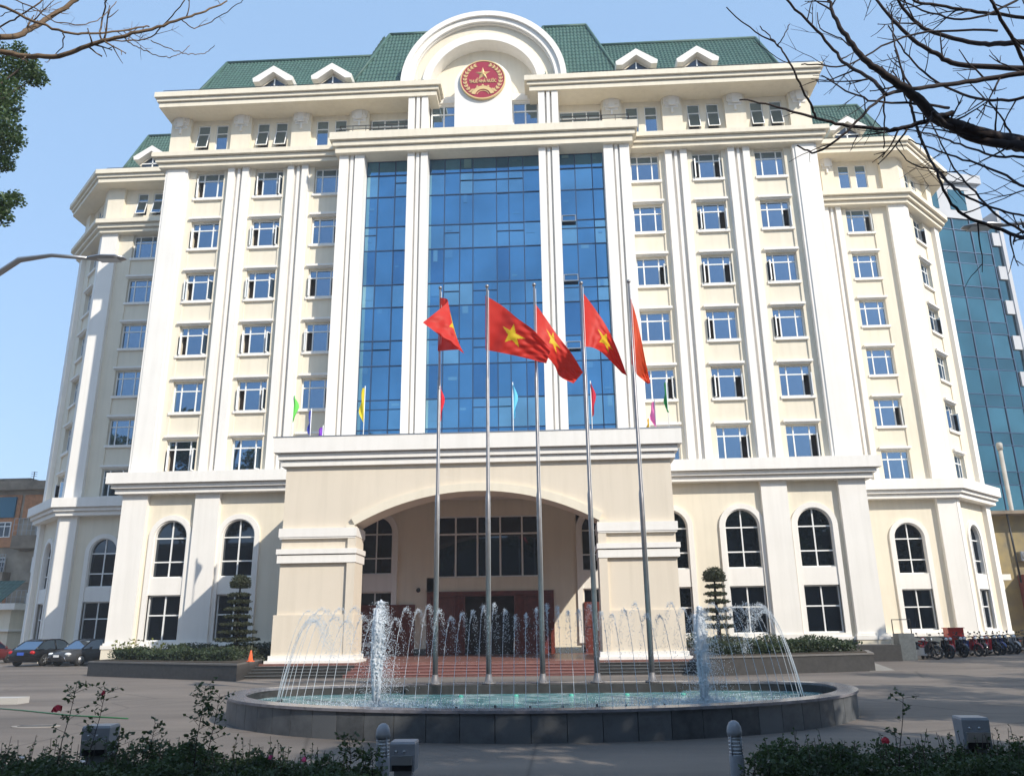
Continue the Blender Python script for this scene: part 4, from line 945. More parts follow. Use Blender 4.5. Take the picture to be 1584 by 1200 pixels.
def rose(px, py, y, base_px, label, flower=None, r=.035, bushy=1, name='rose_plant', fpos=None, pm=None):
    top = at(px, py, y); bs = at(base_px, 1190, y); t = thing(name, label, 'rose', (bs.x,y,0))
    b = MB(); q0 = Vector((0,0,.3)); q1 = Vector((top.x-bs.x,0,top.z)); mid = q0.lerp(q1,.55)+Vector((rg.uniform(-.03,.03),0,0)); pts = [q0, q0.lerp(mid,.5), mid, mid.lerp(q1,.5)+Vector((.01,0,0)), q1]
    b.tube(pts, [.006,.005,.004,.003,.002], 5); b.build('stem', BARKD, t); lb = MB()
    for k in range(int(30*bushy)):
        u = rg.uniform(.15,1); i = min(3,int(u*4)); p = pts[i].lerp(pts[i+1], u*4-i); d = Vector((rg.choice((-1,1))*rg.uniform(.03,.13),rg.uniform(-.08,.08),rg.uniform(.0,.08)))
        lb.tube([p,p+d],.002,3,1)
        for e in range(4): leaf(lb, p+d*(.5+.15*e), rg.uniform(.03,.055), rg)
    lb.build('foliage', [LEAF_H, BARKD], t)
    if flower:
        fp = at(fpos[0], fpos[1], y)-Vector((bs.x,y,0)) if fpos else q1
        fp = Vector((fp.x,-.03,fp.z)); f = MB()
        for k in range(26):
            a = k*2.4; rr = r*(.15+.85*k/26); c = fp+Vector((rr*.7*cos(a), rr*.7*sin(a), -.012*(k/26)*2)); n_ = Vector((cos(a),sin(a),1.4-1.2*k/26)).normalized(); e1 = n_.orthogonal().normalized(); e2 = n_.cross(e1); s_ = r*(.35+.4*k/26)
            f.add([c+(e1*cos(q)+e2*sin(q))*s_+n_*.008*cos(2*q) for q in [j*pi/3 for j in range(6)]], [list(range(6))], 0, True)
        f.build('flower', pm or PETAL, t)
rose(118,1062,7.6,84,'tall rose with a large red bloom at the far left', 1, .045, .9, fpos=(92,1091))
rose(163,1068,7.6,120,'tall thin rose with a small red bud rising beside the left floodlight', 1, .018, .8)
rose(318,1060,7.5,302,'tall leafy rose stem without a bloom before the fountain rim', None, .03, 1.9)
rose(340,1072,7.6,304,'second leafy rose stem leaning right before the fountain rim', None, .03, 1.3)
rose(186,1130,7.6,170,'short rose stem right of the left floodlight', None, .03, 1.2); rose(240,1118,7.6,222,'bushy rose shoot between the left floodlight and the leafy stem', None, .03, 1.8)
rose(1397,1075,7.5,1381,'tall rose with a low red bloom on the right', 1, .034, .5, fpos=(1367,1140))
rose(421,1166,7.6,424,'pink rose bud standing left in the low hedge', 1, .022, .4, pm=PINK); rose(472,1170,7.6,474,'pink rose bud standing right in the low hedge', 1, .022, .4, pm=PINK)
rose(540,1142,7.6,552,'leafy rose shoot left of the bollard lamp', None, .03, 2.2); rose(575,1165,7.6,580,'short leafy rose shoot touching the bollard lamp', None, .03, 1.6)
rose(1168,1165,7.6,1166,'thin rose shoot right of the right bollard lamp', None, .03, .8); rose(1188,1172,7.6,1190,'short rose with a tiny white bloom near the right bollard lamp', 1, .018, .6, pm=WHITEP)
for i, (px, py) in enumerate(((34,1172),(128,1178),(1345,1190),(1568,1195))):
    p = at(px, py, 7.3); f = MB()
    for k in range(14):
        a = k*2.4; rr = .02*k/14; f.ball((rr*cos(a), rr*sin(a), .004*k%.01), .008, 5)
    tag(f.build('small_bloom', WHITEP, None, p), ['tiny white bloom in the hedge at the far left','tiny pale bloom in the hedge under the left floodlight','tiny white bloom in the right hedge','tiny pale bloom in the hedge at the far right corner'][i], 'flower', 'tiny blooms in the hedges')
# odds and ends on the ground
b = MB(); b.tube([(-15.5,21.6,.02),(-13,20.2,.018),(-11,18.9,.016),(-9.3,18.15,.016)], .014, 6); tag(b.build('garden_hose', mat('green_hose', (.02,.13,.045), .4)), 'thin green hose lying across the paving at left', 'hose')
b = MB(); b.box(-17.5,-14.4,22.1,22.6,0,.16); tag(b.build('kerb_piece', mat('pale_kerb', (.45,.43,.4), .8)), 'short pale kerb block at the far left edge', 'kerb')
b = MB(); P = [(-10.55+.5*cos(k*pi/10), 16.9+.24*sin(k*pi/10)) for k in range(20)]; b.prism(P, .0, .012); tag(b.build('drain_surround', mat('pale_drain', (.3,.27,.24), .8)), 'pale oval drain surround set in the paving at left', 'drain')
b = MB(); b.box(-10.9,-10.2,16.83,16.97,.012,.02); tag(b.build('drain_grate', DGRAN), 'dark slot grate in the pale drain surround', 'grate')

# ------------------------------------------------------------------ motorbikes
TYRE = mat('black_rubber', (.015,.015,.015), .8); CHROME = mat('chrome', (.7,.7,.72), .12, 1); SEATM = mat('black_vinyl', (.012,.012,.014), .45); LENS = mat('headlamp_lens', (.75,.78,.8), .08); TAIL = mat('red_lens', (.45,.01,.01), .2)
def paint(name, c): return mat(name, c, .22, .1)
BP = [paint('red_bike_paint',(.42,.012,.02)), paint('black_bike_paint',(.012,.012,.015)), paint('blue_bike_paint',(.02,.04,.16)), paint('silver_bike_paint',(.35,.36,.38)), paint('maroon_bike_paint',(.16,.01,.02))]
def ering(x, y, z, ry, rz, n=10, tilt=0): return [(x+tilt*sin(2*pi*k/n)*rz, y+ry*cos(2*pi*k/n), z+rz*sin(2*pi*k/n)) for k in range(n)]
def motorbike(pm, label):                               # faces +x
    t = thing('motorbike', label, 'motorbike', (0,0,0), 0, 'motorbikes parked in a row by the right wing')
    for x in (.62,-.6):
        b = MB(); R_ = .25; pts = [(x+R_*cos(a),0,R_+.05+R_*sin(a)*1.0) for a in [k*2*pi/20 for k in range(21)]]; b.tube(pts, .055, 6, cap=False); w = b.build('wheel', TYRE, t)
        b = MB(); b.lathe([(.09,-.05),(.05,.05)], (x,0,R_+.02), 10, axis='y')
        for k in range(6): a = k*pi/3; b.tube([(x,0,R_+.02),(x+.22*cos(a),0,R_+.02+.22*sin(a))], .01, 4)
        b.build('rim', BLACKM, w)
    b = MB(); b.loft([ering(-.75,0,.7,.05,.05),ering(-.55,0,.62,.18,.17),ering(-.2,0,.56,.18,.2),ering(.0,0,.42,.13,.12),ering(.2,0,.4,.12,.12),ering(.3,0,.55,.14,.2),ering(.36,0,.8,.13,.14),ering(.42,0,.92,.08,.08)]); b.build('body', pm, t)
    b = MB(); b.loft([[(-.2,-.02,.3),(-.2,.02,.3),(-.2,.02,.32),(-.2,-.02,.32)],[(.1,-.14,.25),(.1,.14,.25),(.1,.14,.5),(.1,-.14,.5)],[(.34,-.25,.34),(.34,.25,.34),(.36,.24,.86),(.36,-.24,.86)]], smooth=False); b.build('leg_shield', pm, t)
    b = MB(); b.loft([ering(-.78,0,.82,.07,.03),ering(-.6,0,.82,.13,.06),ering(-.2,0,.79,.13,.055),ering(.05,0,.74,.1,.04)]); b.build('seat', SEATM, t)
    b = MB(); b.box(-.45,.2,-.15,.15,.18,.55); b.tube([(-.1,.14,.25),(-.5,.17,.27),(-.85,.17,.36)], [.03,.045,.04], 8); b.build('engine', METAL, t)
    b = MB()
    for s in (.09,-.09): b.tube([(.62,s,.3),(.5,s,.6),(.4,s*.7,.9)], .022, 6)
    b.tube([(.3,.34,1.02),(.36,.15,.99),(.38,0,.98),(.36,-.15,.99),(.3,-.34,1.02)], .018, 6); b.build('handlebar', BLACKM, t)
    for s in (1,-1):
        b = MB(); b.tube([(.33,.22*s,1.0),(.35,.3*s,1.16)], .008, 5); b.ball((.35,.31*s,1.19), (.02,.06,.04), 8); b.build('mirror', BLACKM, t)
    b = MB(); b.loft([ering(.44,0,.93,.08,.07),ering(.5,0,.93,.085,.075)]); b.build('headlight', LENS, t)
    b = MB(); b.loft([ering(.36,0,.5,.07,.05),ering(.5,0,.62,.09,.05),ering(.66,0,.65,.1,.045),ering(.84,0,.56,.08,.03),ering(.93,0,.42,.05,.03)]); b.build('front_fender', pm, t)
    b = MB(); b.ball((-.8,0,.7), (.04,.09,.05), 8); b.build('tail_light', TAIL, t)
    b = MB(); b.loft([ering(.36,0,.96,.14,.05),ering(.46,0,.97,.1,.07)]); b.build('headlight_cowl', pm, t)
    return t
names = ['red','black','blue','silver','maroon']; protos = []
posn = [(17.9,42.5,1,-20),(18.3,43.3,0,-125),(19.3,43.6,1,-62),(20.0,44.1,0,-95),(20.5,44.6,1,-70),(21.1,45.0,2,-105),(21.7,45.6,4,-70),(22.3,46.1,1,-85),(23.0,46.5,0,-112),(23.5,47.1,1,-70),(24.1,47.7,2,-88),(24.7,48.1,1,-66),(25.3,48.7,3,-74),(25.9,49.3,1,-100),(26.5,49.9,1,-72),(27.1,50.4,1,-70),(27.7,51.0,4,-85),(28.3,51.5,1,-70),(28.9,52.1,0,-72),(29.5,52.7,2,-70)]
posn = [(x+rg.uniform(-.1,.1), y+rg.uniform(-.2,.2), k, a+rg.uniform(-9,9)) for x, y, k, a in posn]
MBL = ['black motorbike turned sideways at the near end of the row','red motorbike just behind the sideways black one','black motorbike with its headlight towards the fountain, third in the row','red motorbike fourth from the near end of the row','black motorbike directly left of the blue one near the tall red box','blue motorbike beside the tall red box','maroon motorbike partly behind the tall red box','black motorbike right of the tall red box','red motorbike second to the right of the tall red box','black motorbike ninth or tenth along the row, before a blue one','blue motorbike in the middle of the far half of the row','black motorbike between a blue and a silver one','silver motorbike in the far half of the row','black motorbike directly right of the silver one','black motorbike in the far half, second to the right of the silver one','black motorbike sixteenth in the row','maroon motorbike towards the far right end of the row','black motorbike third from the far right end','red motorbike second from the far right end of the row','blue motorbike at the far right end of the row']
pr = {}
for i, (x, y, k, a) in enumerate(posn):
    if k not in pr:
        t = motorbike(BP[k], MBL[i]); t.location = (x,y,0); t.rotation_euler = (radians(-6),0,radians(a)); remember(t); pr[k] = t
    else:
        r = dup(pr[k], (x,y,0), radians(a), MBL[i]); r.rotation_euler = (radians(-6),0,radians(a))
b = MB(); b.box(20.95,21.75,45.9,46.5,.55,1.42); b.box(20.9,21.8,45.85,46.55,1.42,1.46); tag(b.build('delivery_box', paint('dull_red_box',(.4,.03,.02))), 'dull red box standing tall among the motorbikes', 'box')

# ------------------------------------------------------------------ cars at left
CARG = glass('car_glass', (.35,.42,.5), .03, 0)
def car(pm, label, loc, rz, front=True):                # faces +x
    t = thing('parked_car', label, 'car', loc, rz, 'cars parked by the left wing')
    X = [-2.25,-2.15,-1.6,-.9,.2,.9,1.5,2.05,2.25]; W = [.72,.82,.88,.9,.9,.9,.88,.8,.62]; ZT = [.78,.9,.95,.96,.95,.94,.88,.74,.6]; ZB = [.35,.26,.24,.22,.22,.22,.24,.26,.33]
    rings = [[(x,-w*.9,zb),(x,w*.9,zb),(x,w,zb+(zt-zb)*.35),(x,w*.98,zb+(zt-zb)*.75),(x,w*.86,zt),(x,-w*.86,zt),(x,-w*.98,zb+(zt-zb)*.75),(x,-w,zb+(zt-zb)*.35)] for x,w,zt,zb in zip(X,W,ZT,ZB)]
    b = MB(); b.loft(rings); b.build('body', pm, t)
    Xc = [-2.0,-1.25,-.7,.1,.55,1.25]; Zc = [.93,1.36,1.45,1.45,1.36,.92]; Wc = [.72,.6,.6,.6,.62,.74]
    b = MB(); b.loft([[(x,-.8,.9),(x,.8,.9),(x,w,z),(x,-w,z)] for x,z,w in zip(Xc,Zc,Wc)], smooth=False); cb = b.build('cabin', CARG, t)
    b = MB(); b.loft([[(x,-w,z-.03),(x,w,z-.03),(x,w*.96,z+.015),(x,-w*.96,z+.015)] for x,z,w in zip(Xc[1:5],Zc[1:5],Wc[1:5])]); b.build('roof_panel', pm, cb)
    for s in (1,-1):
        b = MB()
        for i in range(5): b.tube([(Xc[i],Wc[i]*s*1.0,Zc[i]),(Xc[i+1],Wc[i+1]*s*1.0,Zc[i+1])], .035, 5)
        b.tube([(-.35,.8*s,.92),(-.3,.61*s,1.43)], .035, 5); b.build('window_pillars', pm, cb)
    for x in (1.38,-1.35):
        for s in (1,-1):
            b = MB(); b.lathe([(.2,-.1),(.3,-.11),(.33,-.08),(.33,.08),(.3,.11),(.2,.1)], (x,s*.8,.33), 20, axis='y'); w = b.build('wheel', TYRE, t)
            b = MB(); b.lathe([(.2,-.08),(.2,.0)], (x,s*.8-(.07 if s < 0 else -.07)*-1 if False else s*.8+s*.06,.33), 14, axis='y')
            for k in range(5): a = k*2*pi/5; b.tube([(x,s*.92,.33),(x+.19*cos(a),s*.91,.33+.19*sin(a))], .022, 4)
            b.build('rim', METAL, w)
    for s in (1,-1):
        b = MB(); b.ball((2.05,s*.62,.66), (.16,.2,.09), 10); b.build('headlight', LENS, t)
        b = MB(); b.ball((-2.18,s*.66,.76), (.09,.17,.11), 10); b.build('tail_light', TAIL, t)
        b = MB(); b.ball((.85,s*.98,.98), (.06,.1,.07), 8); b.build('wing_mirror', pm, t)
        b = MB(); b.box(-.1,.06,s*.905-.012,s*.905+.012,.78,.8); b.box(-1.0,-.84,s*.9-.012,s*.9+.012,.78,.8); b.build('door_handle', CHROME, t)
    b = MB(); b.box(2.2,2.27,-.4,.4,.42,.6); b.build('grille', BLACKM, t)
    for x, m_ in ((2.28,TRIM),(-2.27,paint('blue_plate',(.05,.12,.5)))):
        b = MB(); b.box(x-.01,x+.01,-.2,.2,.5 if x > 0 else .62,.62 if x > 0 else .78); b.build('number_plate', m_, t)
    if front:
        b = MB()
        for s in (1,-1): b.tube([(2.2,s*.5,.62),(2.26,s*.62,.45),(2.2,s*.7,.3)], .02, 5)
        b.build('chrome_trim', CHROME, t)
    return t
car(paint('black_car_paint',(.008,.008,.01)), 'black sedan with its blue number plate and red tail lights showing', (-30.3,48.6,0), radians(86), False)
car(paint('graphite_car_paint',(.05,.052,.058)), 'dark grey sedan facing the camera with bright slanted chrome trim', (-27.55,48.3,0), radians(-107))
car(paint('dark_red_car_paint',(.13,.02,.02)), 'dark red car mostly cut off at the left edge of the photo', (-36.4,51.5,0), radians(86), False)

# ------------------------------------------------------------------ background buildings
TGL = [glass('tower_glass_a',(.085,.235,.285),.05), glass('tower_glass_b',(.11,.28,.33),.05), glass('tower_glass_c',(.07,.19,.235),.05)]
TWH = mat('pale_grey_render', (.5,.51,.53), .7, 0, .12, .3)
def glass_tower():
    t = thing('glass_tower', 'tall teal glass office tower with white stepped corner behind the right wing', 'building', (47.4,80,0), radians(14))
    W = 17; zs = [0]; fl = [2.6,1.3]; k = 0
    while zs[-1] < 42.0: zs.append(zs[-1]+fl[k%2]); k += 1
    b = MB(); n_ = 8; xs = [-W+W*i/n_ for i in range(n_+1)]
    for i in range(n_):
        for j in range(len(zs)-1):
            e = [rg.gauss(0,.006) for _ in range(3)]; q = lambda x, z: (x, e[0]+e[1]*(x-xs[i])+e[2]*(z-zs[j]), z)
            b.add([q(xs[i],zs[j]),q(xs[i+1],zs[j]),q(xs[i+1],zs[j+1]),q(xs[i],zs[j+1])], [(0,1,2,3)], 2 if j % 2 else rg.choice([0,0,1]))
    o = b.build('glass_facade', TGL, t)
    f = MB()
    for x in xs: f.box(x-.04,x+.04,-.08,.02,0,zs[-1])
    for z in zs: f.box(-W,0,-.07,.015,z-.035,z+.035)
    f.build('mullions', MULL, o)
    b = MB(); b.box(-W,1.6,.15,16,0,zs[-1]); b.build('core', TWH, t)
    b = MB()
    b.box(1.2,1.62,-.3,14,0,44.2); b.build('corner_fin', TWH, t)
    for j in range(11):
        z = 3.9*j+1.0; b = MB(); b.box(.25,1.2,-.2,.1,z,z+1.5); b.build('balcony', TWH, t)
    b = MB(); b.box(0,1.2,.0,.12,0,zs[-1]); b.build('glass_strip', TGL[2], t)
    zt = zs[-1]
    b = MB(); b.box(-W,-.5,-.15,15,zt,zt+4.2); b.box(-W-.5,-.2,-.6,15,zt+4.2,zt+5.2); b.build('crown', TWH, t)
    for x in (-7.6,-4.2): b = MB(); b.box(x,x+2.0,-.2,-.14,zt+1.0,zt+3.4); b.build('crown_window', TGL[0], t)
glass_tower()
BRICK = mat('old_brick', (.55,.25,.12), .9, 0, .35, 3); OLDC = mat('stained_concrete', (.44,.37,.29), .9, 0, .5, .8); OLDD = mat('grimy_concrete', (.30,.24,.18), .9, 0, .5, 1.2)
def old_block():
    t = thing('apartment_block', 'old stained apartment block with brick panels and caged balconies at the far left', 'building', (-52,72,0))
    b = MB(); b.box(-12,8.5,0,12,0,14.6); b.build('wall', OLDC, t)
    b = MB(); b.box(-12.3,9.0,-.8,12,14.6,15.4); b.box(-5,2.4,1,8,15.4,16.0); b.build('roof_slab', OLDD, t)
    for k, (x0, x1) in enumerate(((-9,-6.5),(-6.2,-3.4),(-3.2,-.5),(-.3,2.6),(2.9,8))):
        for z0 in (3.2,6.4,9.6,11.9):
            if z0 > 11: 
                b = MB(); b.box(x0,x1,-.12,0,12.0,14.2); b.build('brick_panel', BRICK, t); continue
            if (k+int(z0)) % 2:
                b = MB(); b.box(x0,x1,-1.1,0,z0-.4,z0+.75); b.build('balcony', OLDD, t)
                b = MB(); n_ = 12
                for i in range(n_+1): x = x0+(x1-x0)*i/n_; b.box(x-.02,x+.02,-1.08,-1.04,z0+.75,z0+2.3)
                for z in (1.2,1.75,2.3): b.box(x0,x1,-1.09,-1.03,z0+z-.03,z0+z)
                b.build('cage', METAL, t)
            else:
                b = MB(); b.box(x0,x1,-.15,0,z0-.2,z0+2.6); b.build('brick_panel', BRICK if k%2 else OLDC, t)
            f = MB(); xm = (x0+x1)/2; frame_bars(f, xm-.9, xm+.9, z0+.7, z0+2.1, (xm-.3,xm+.3), (z0+1.7,), t=.08, y0=-.22, y1=-.14); o = f.build('window', TRIM, t)
            g = MB(); g.add([(xm-.9,-.16,z0+.7),(xm+.9,-.16,z0+.7),(xm+.9,-.16,z0+2.1),(xm-.9,-.16,z0+2.1)], [(0,1,2,3)]); g.build('pane', GLASSD, o)
    b = MB(); b.box(-.6,2.2,-.3,0,12.1,14.0); b.build('blue_tarpaulin', mat('blue_tarpaulin', (.03,.14,.22), .6), t)
    for x, h in ((-1,1.6),(5,1.0),(3,1.1)):
        b = MB(); b.tube([(x,.5,15.4),(x,.5,15.4+h)], .04, 5); 
        for z in (.6,.8,.95): b.tube([(x-.3,.5,15.4+h*z),(x+.3,.5,15.4+h*z)], .02, 4)
        b.build('aerial', BLACKM, t)
    b = MB(); b.lathe([(.45,0),(.45,.9),(.1,1.1)], (6.5,2,15.4), 12); b.build('water_tank', METAL, t)
old_block()
t = thing('annex', 'low cream annex with a green roof beside the left wing', 'building', (-47,62,0)); t.scale = (1,1,.78)
b = MB(); b.box(-12,5,0,8,0,4.6); b.build('wall', CREAM, t)
b = MB(); b.box(-12,5.6,-.6,8,4.6,5.2); b.box(-12,5.2,-.3,8,2.55,2.75); b.build('cornice', WHITE, t)
b = MB(); tile_face(b, (-12,-.4,5.2),(4.2,-.4,5.2),(4.2,2.6,7.6),(-12,2.6,7.6), .35, 6); b.build('roof', GREEN, t)
for x in (-4.5,.6): f = MB(); frame_bars(f, x, x+2.4, 2.9, 4.1, (x+1.2,), (), t=.08, y0=-.06, y1=0); o = f.build('window', TRIM, t); g = MB(); g.add([(x,-.03,2.9),(x+2.4,-.03,2.9),(x+2.4,-.03,4.1),(x,-.03,4.1)], [(0,1,2,3)]); g.build('pane', GLASSD, o)
OCH = mat('ochre_plaster', (.38,.29,.12), .9, 0, .5, .9, var2=(.2,.17,.12)); RUST = mat('rust_red_paint', (.17,.035,.03), .8, 0, .3, 2)
t = thing('old_house', 'peeling ochre house with a dark flat roof and rust red wall behind the motorbikes', 'building', (33.8,63,0))
b = MB(); b.box(-2.2,12,0,8,0,9.4); b.build('wall', OCH, t)
b = MB(); b.box(-2.6,12.4,-1.3,8,9.4,9.65); b.build('roof', OLDD, t)
for x in (.2,1.6,3.2): b = MB(); b.tube([(x,-1.1,4.4),(x-.1,-1.1,9.4)], .07, 6); b.build('post', BLACKM, t)
b = MB(); b.box(.6,7,-1.2,-.05,1.6,5.0); b.build('rusty_shutter', RUST, t)
f = MB(); frame_bars(f, 2.6,3.6,6.4,8.2,(3.1,),(7.6,), t=.07, y0=-.08, y1=0); f.build('window', WOOD, t)
b = MB(); b.box(.9,1.8,-.45,-.02,6.0,6.7); b.lathe([(.25,0),(.25,.03)], (1.25,-.45,6.35), 14, axis='y'); b.build('air_conditioner', METAL, t)
b = MB(); b.tube([(0,0,0),(0,0,15.0)], .16, 12); b.lathe([(.22,0),(.24,.5),(.15,.6)], (0,0,15.0), 12); o = b.build('chimney_pipe', mat('pale_pipe', (.5,.47,.42), .6, 0, .3, 1), None, (36.3,65.5,0)); tag(o, 'tall pale metal chimney pipe rising in front of the glass tower', 'chimney')
t = thing('gatehouse', 'small white flat roofed canopy against the right wing end', 'canopy', (31.6,60.5,0))
b = MB(); b.box(-2.2,1.0,0,3,4.55,4.95); b.box(-2.2,.5,.1,3,3.9,4.5); b.build('roof', WHITE, t); b = MB(); b.box(-1.5,.2,.3,3,0,3.9); b.build('wall', CREAM, t)
t = thing('gate_pillar', 'cream gate pillar with a stepped cap right of the motorbikes', 'pillar', (32.6,57.5,0))
b = MB(); b.box(-.4,.4,-.4,.4,0,2.6); b.build('shaft', CREAM, t); b = MB(); b.box(-.5,.5,-.5,.5,2.6,2.75); b.box(-.4,.4,-.4,.4,2.75,2.9); b.build('cap', WHITE, t)
b = MB(); b.box(33.0,40,57.4,57.7,0,2.0); tag(b.build('boundary_wall', OLDC), 'stained boundary wall running right from the gate pillar', 'wall')
b = MB(); b.box(-90,-55,90,91,0,9); tag(b.build('boundary_wall', OLDC), 'far stained wall closing the view behind the old apartment block', 'wall')

# ------------------------------------------------------------------ street lamps
def street_lamp(label, pts, hd, rz=0):
    base = pts[0]; t = thing('street_lamp', label, 'street lamp', base, 0)
    b = MB(); P = [Vector(p)-Vector(base) for p in pts]; b.tube(P, [.09]+[.07]*(len(P)-3)+[.045,.04], 10); b.build('pole', METAL, t)
    d = (P[-1]-P[-2]); d.z *= .3; d.normalize(); c = P[-1]; sx = Vector((-d.y,d.x,0)).normalized(); b = MB(); rings = []
    for u, w, h in ((-.1,.05,.04),(.0,.1,.06),(.25,.16,.08),(.6,.16,.07),(.78,.08,.03)):
        o = c+d*u; rings.append([o+sx*w*cos(q)+Vector((0,0,h*sin(q)*(1.0 if sin(q)>0 else .5))) for q in [k*pi/5 for k in range(10)]])
    b.loft(rings); b.build('lamp_head', METAL, t)
    b = MB(); o = c+d*.4; b.add([o+sx*.12+d*.25-Vector((0,0,.045)),o-sx*.12+d*.25-Vector((0,0,.045)),o-sx*.12-d*.22-Vector((0,0,.05)),o+sx*.12-d*.22-Vector((0,0,.05))],[(0,1,2,3)]); b.build('lens', LENS, t)
street_lamp('curved street lamp reaching in from the left edge', [(-14.2,16,0),(-14.2,16,7.5),(-13.6,16,8.7),at(-10,428,16),at(30,402,16),at(80,395,16),at(142,400,16)], 0)
street_lamp('street lamp arm reaching in from the right edge behind bare branches', [(14.5,16,0),(14.5,16,9.0),(13.6,16,9.8),at(1640,340,16),at(1600,343,16),at(1546,349,16)], 0)

# ------------------------------------------------------------------ trees
def grow_twig(b, p, d, L_, r, rg, depth, buds=None, curve=.25, seg=6):
    pts = [p.copy()]; dd = d.normalized()
    for i in range(seg):
        dd = (dd + Vector((rg.gauss(0,curve*.35), rg.gauss(0,curve*.35), rg.gauss(.03,curve*.35)))).normalized(); pts.append(pts[-1]+dd*L_/seg)
    b.tube(pts, [r*(1-.6*i/seg) for i in range(seg+1)], 5)
    b.ball(pts[-1], r*.75, 4)
    if depth > 0:
        for k in range(rg.choice((1,2,2))):
            i = rg.randint(2,seg-1); side = dd.orthogonal(); side.rotate(Matrix.Rotation(rg.uniform(0,2*pi),3,dd)); grow_twig(b, pts[i], dd*.8+side*.8, L_*rg.uniform(.35,.6), r*.6, rg, depth-1, curve=curve)
def limb(b, px, Y0, dY, wpx, rg, twigs=8, tl=(.3,.8), depth=1, scale=1, up=0):
    n_ = len(px); pts = []; rs = []
    ph = rg.uniform(0,6)
    for i, (x, y) in enumerate(px):
        u = i/(n_-1); Y = Y0+dY*u+.25*sin(u*5+ph); pts.append(at(x, y, Y)); rs.append((wpx[0]+(wpx[1]-wpx[0])*u)*.5*Y/F*.86)
    K = (n_-1)*5; P = [Vector(poly_at([tuple(p) for p in pts], i/K)) for i in range(K+1)]; R = [poly_at([(r,) for r in rs], i/K)[0] for i in range(K+1)]
    P = [p+Vector((rg.gauss(0,.006),rg.gauss(0,.006),rg.gauss(0,.006))) for p in P]
    b.tube(P, R, 7); b.ball(P[-1], R[-1]*1.1, 5)
    tw = []
    for k in range(twigs):
        i = rg.randint(2, K-1); d = (P[i+1]-P[i-1]).normalized(); side = d.orthogonal(); side.rotate(Matrix.Rotation(rg.uniform(0,2*pi),3,d))
        side.y *= .6; tw.append((P[i], d*rg.uniform(.4,.9)+side*rg.uniform(.5,1)+Vector((0,0,up)), rg.uniform(*tl), min(R[i]*.55, .014)))
    return tw
def bare_tree(label, trunk_pts, trunk_r, limbs, bark, seed, tl, depth=1):
    rg = random.Random(seed); base = Vector(trunk_pts[0]); t = thing('bare_tree', label, 'tree', base, 0)
    b = MB(); b.tube([Vector(p)-base for p in trunk_pts], trunk_r, 12); b.build('trunk', bark, t)
    b = MB(Matrix.Translation(-base)); tws = []
    for px, Y0, dY, w, tw in limbs: tws += limb(b, px, Y0, dY, w, rg, tw, tl)
    b.build('branches', bark, t); b = MB(Matrix.Translation(-base))
    for p, d, L_, r in tws: grow_twig(b, p, d, L_, r, rg, depth)
    b.build('twigs', bark, t)
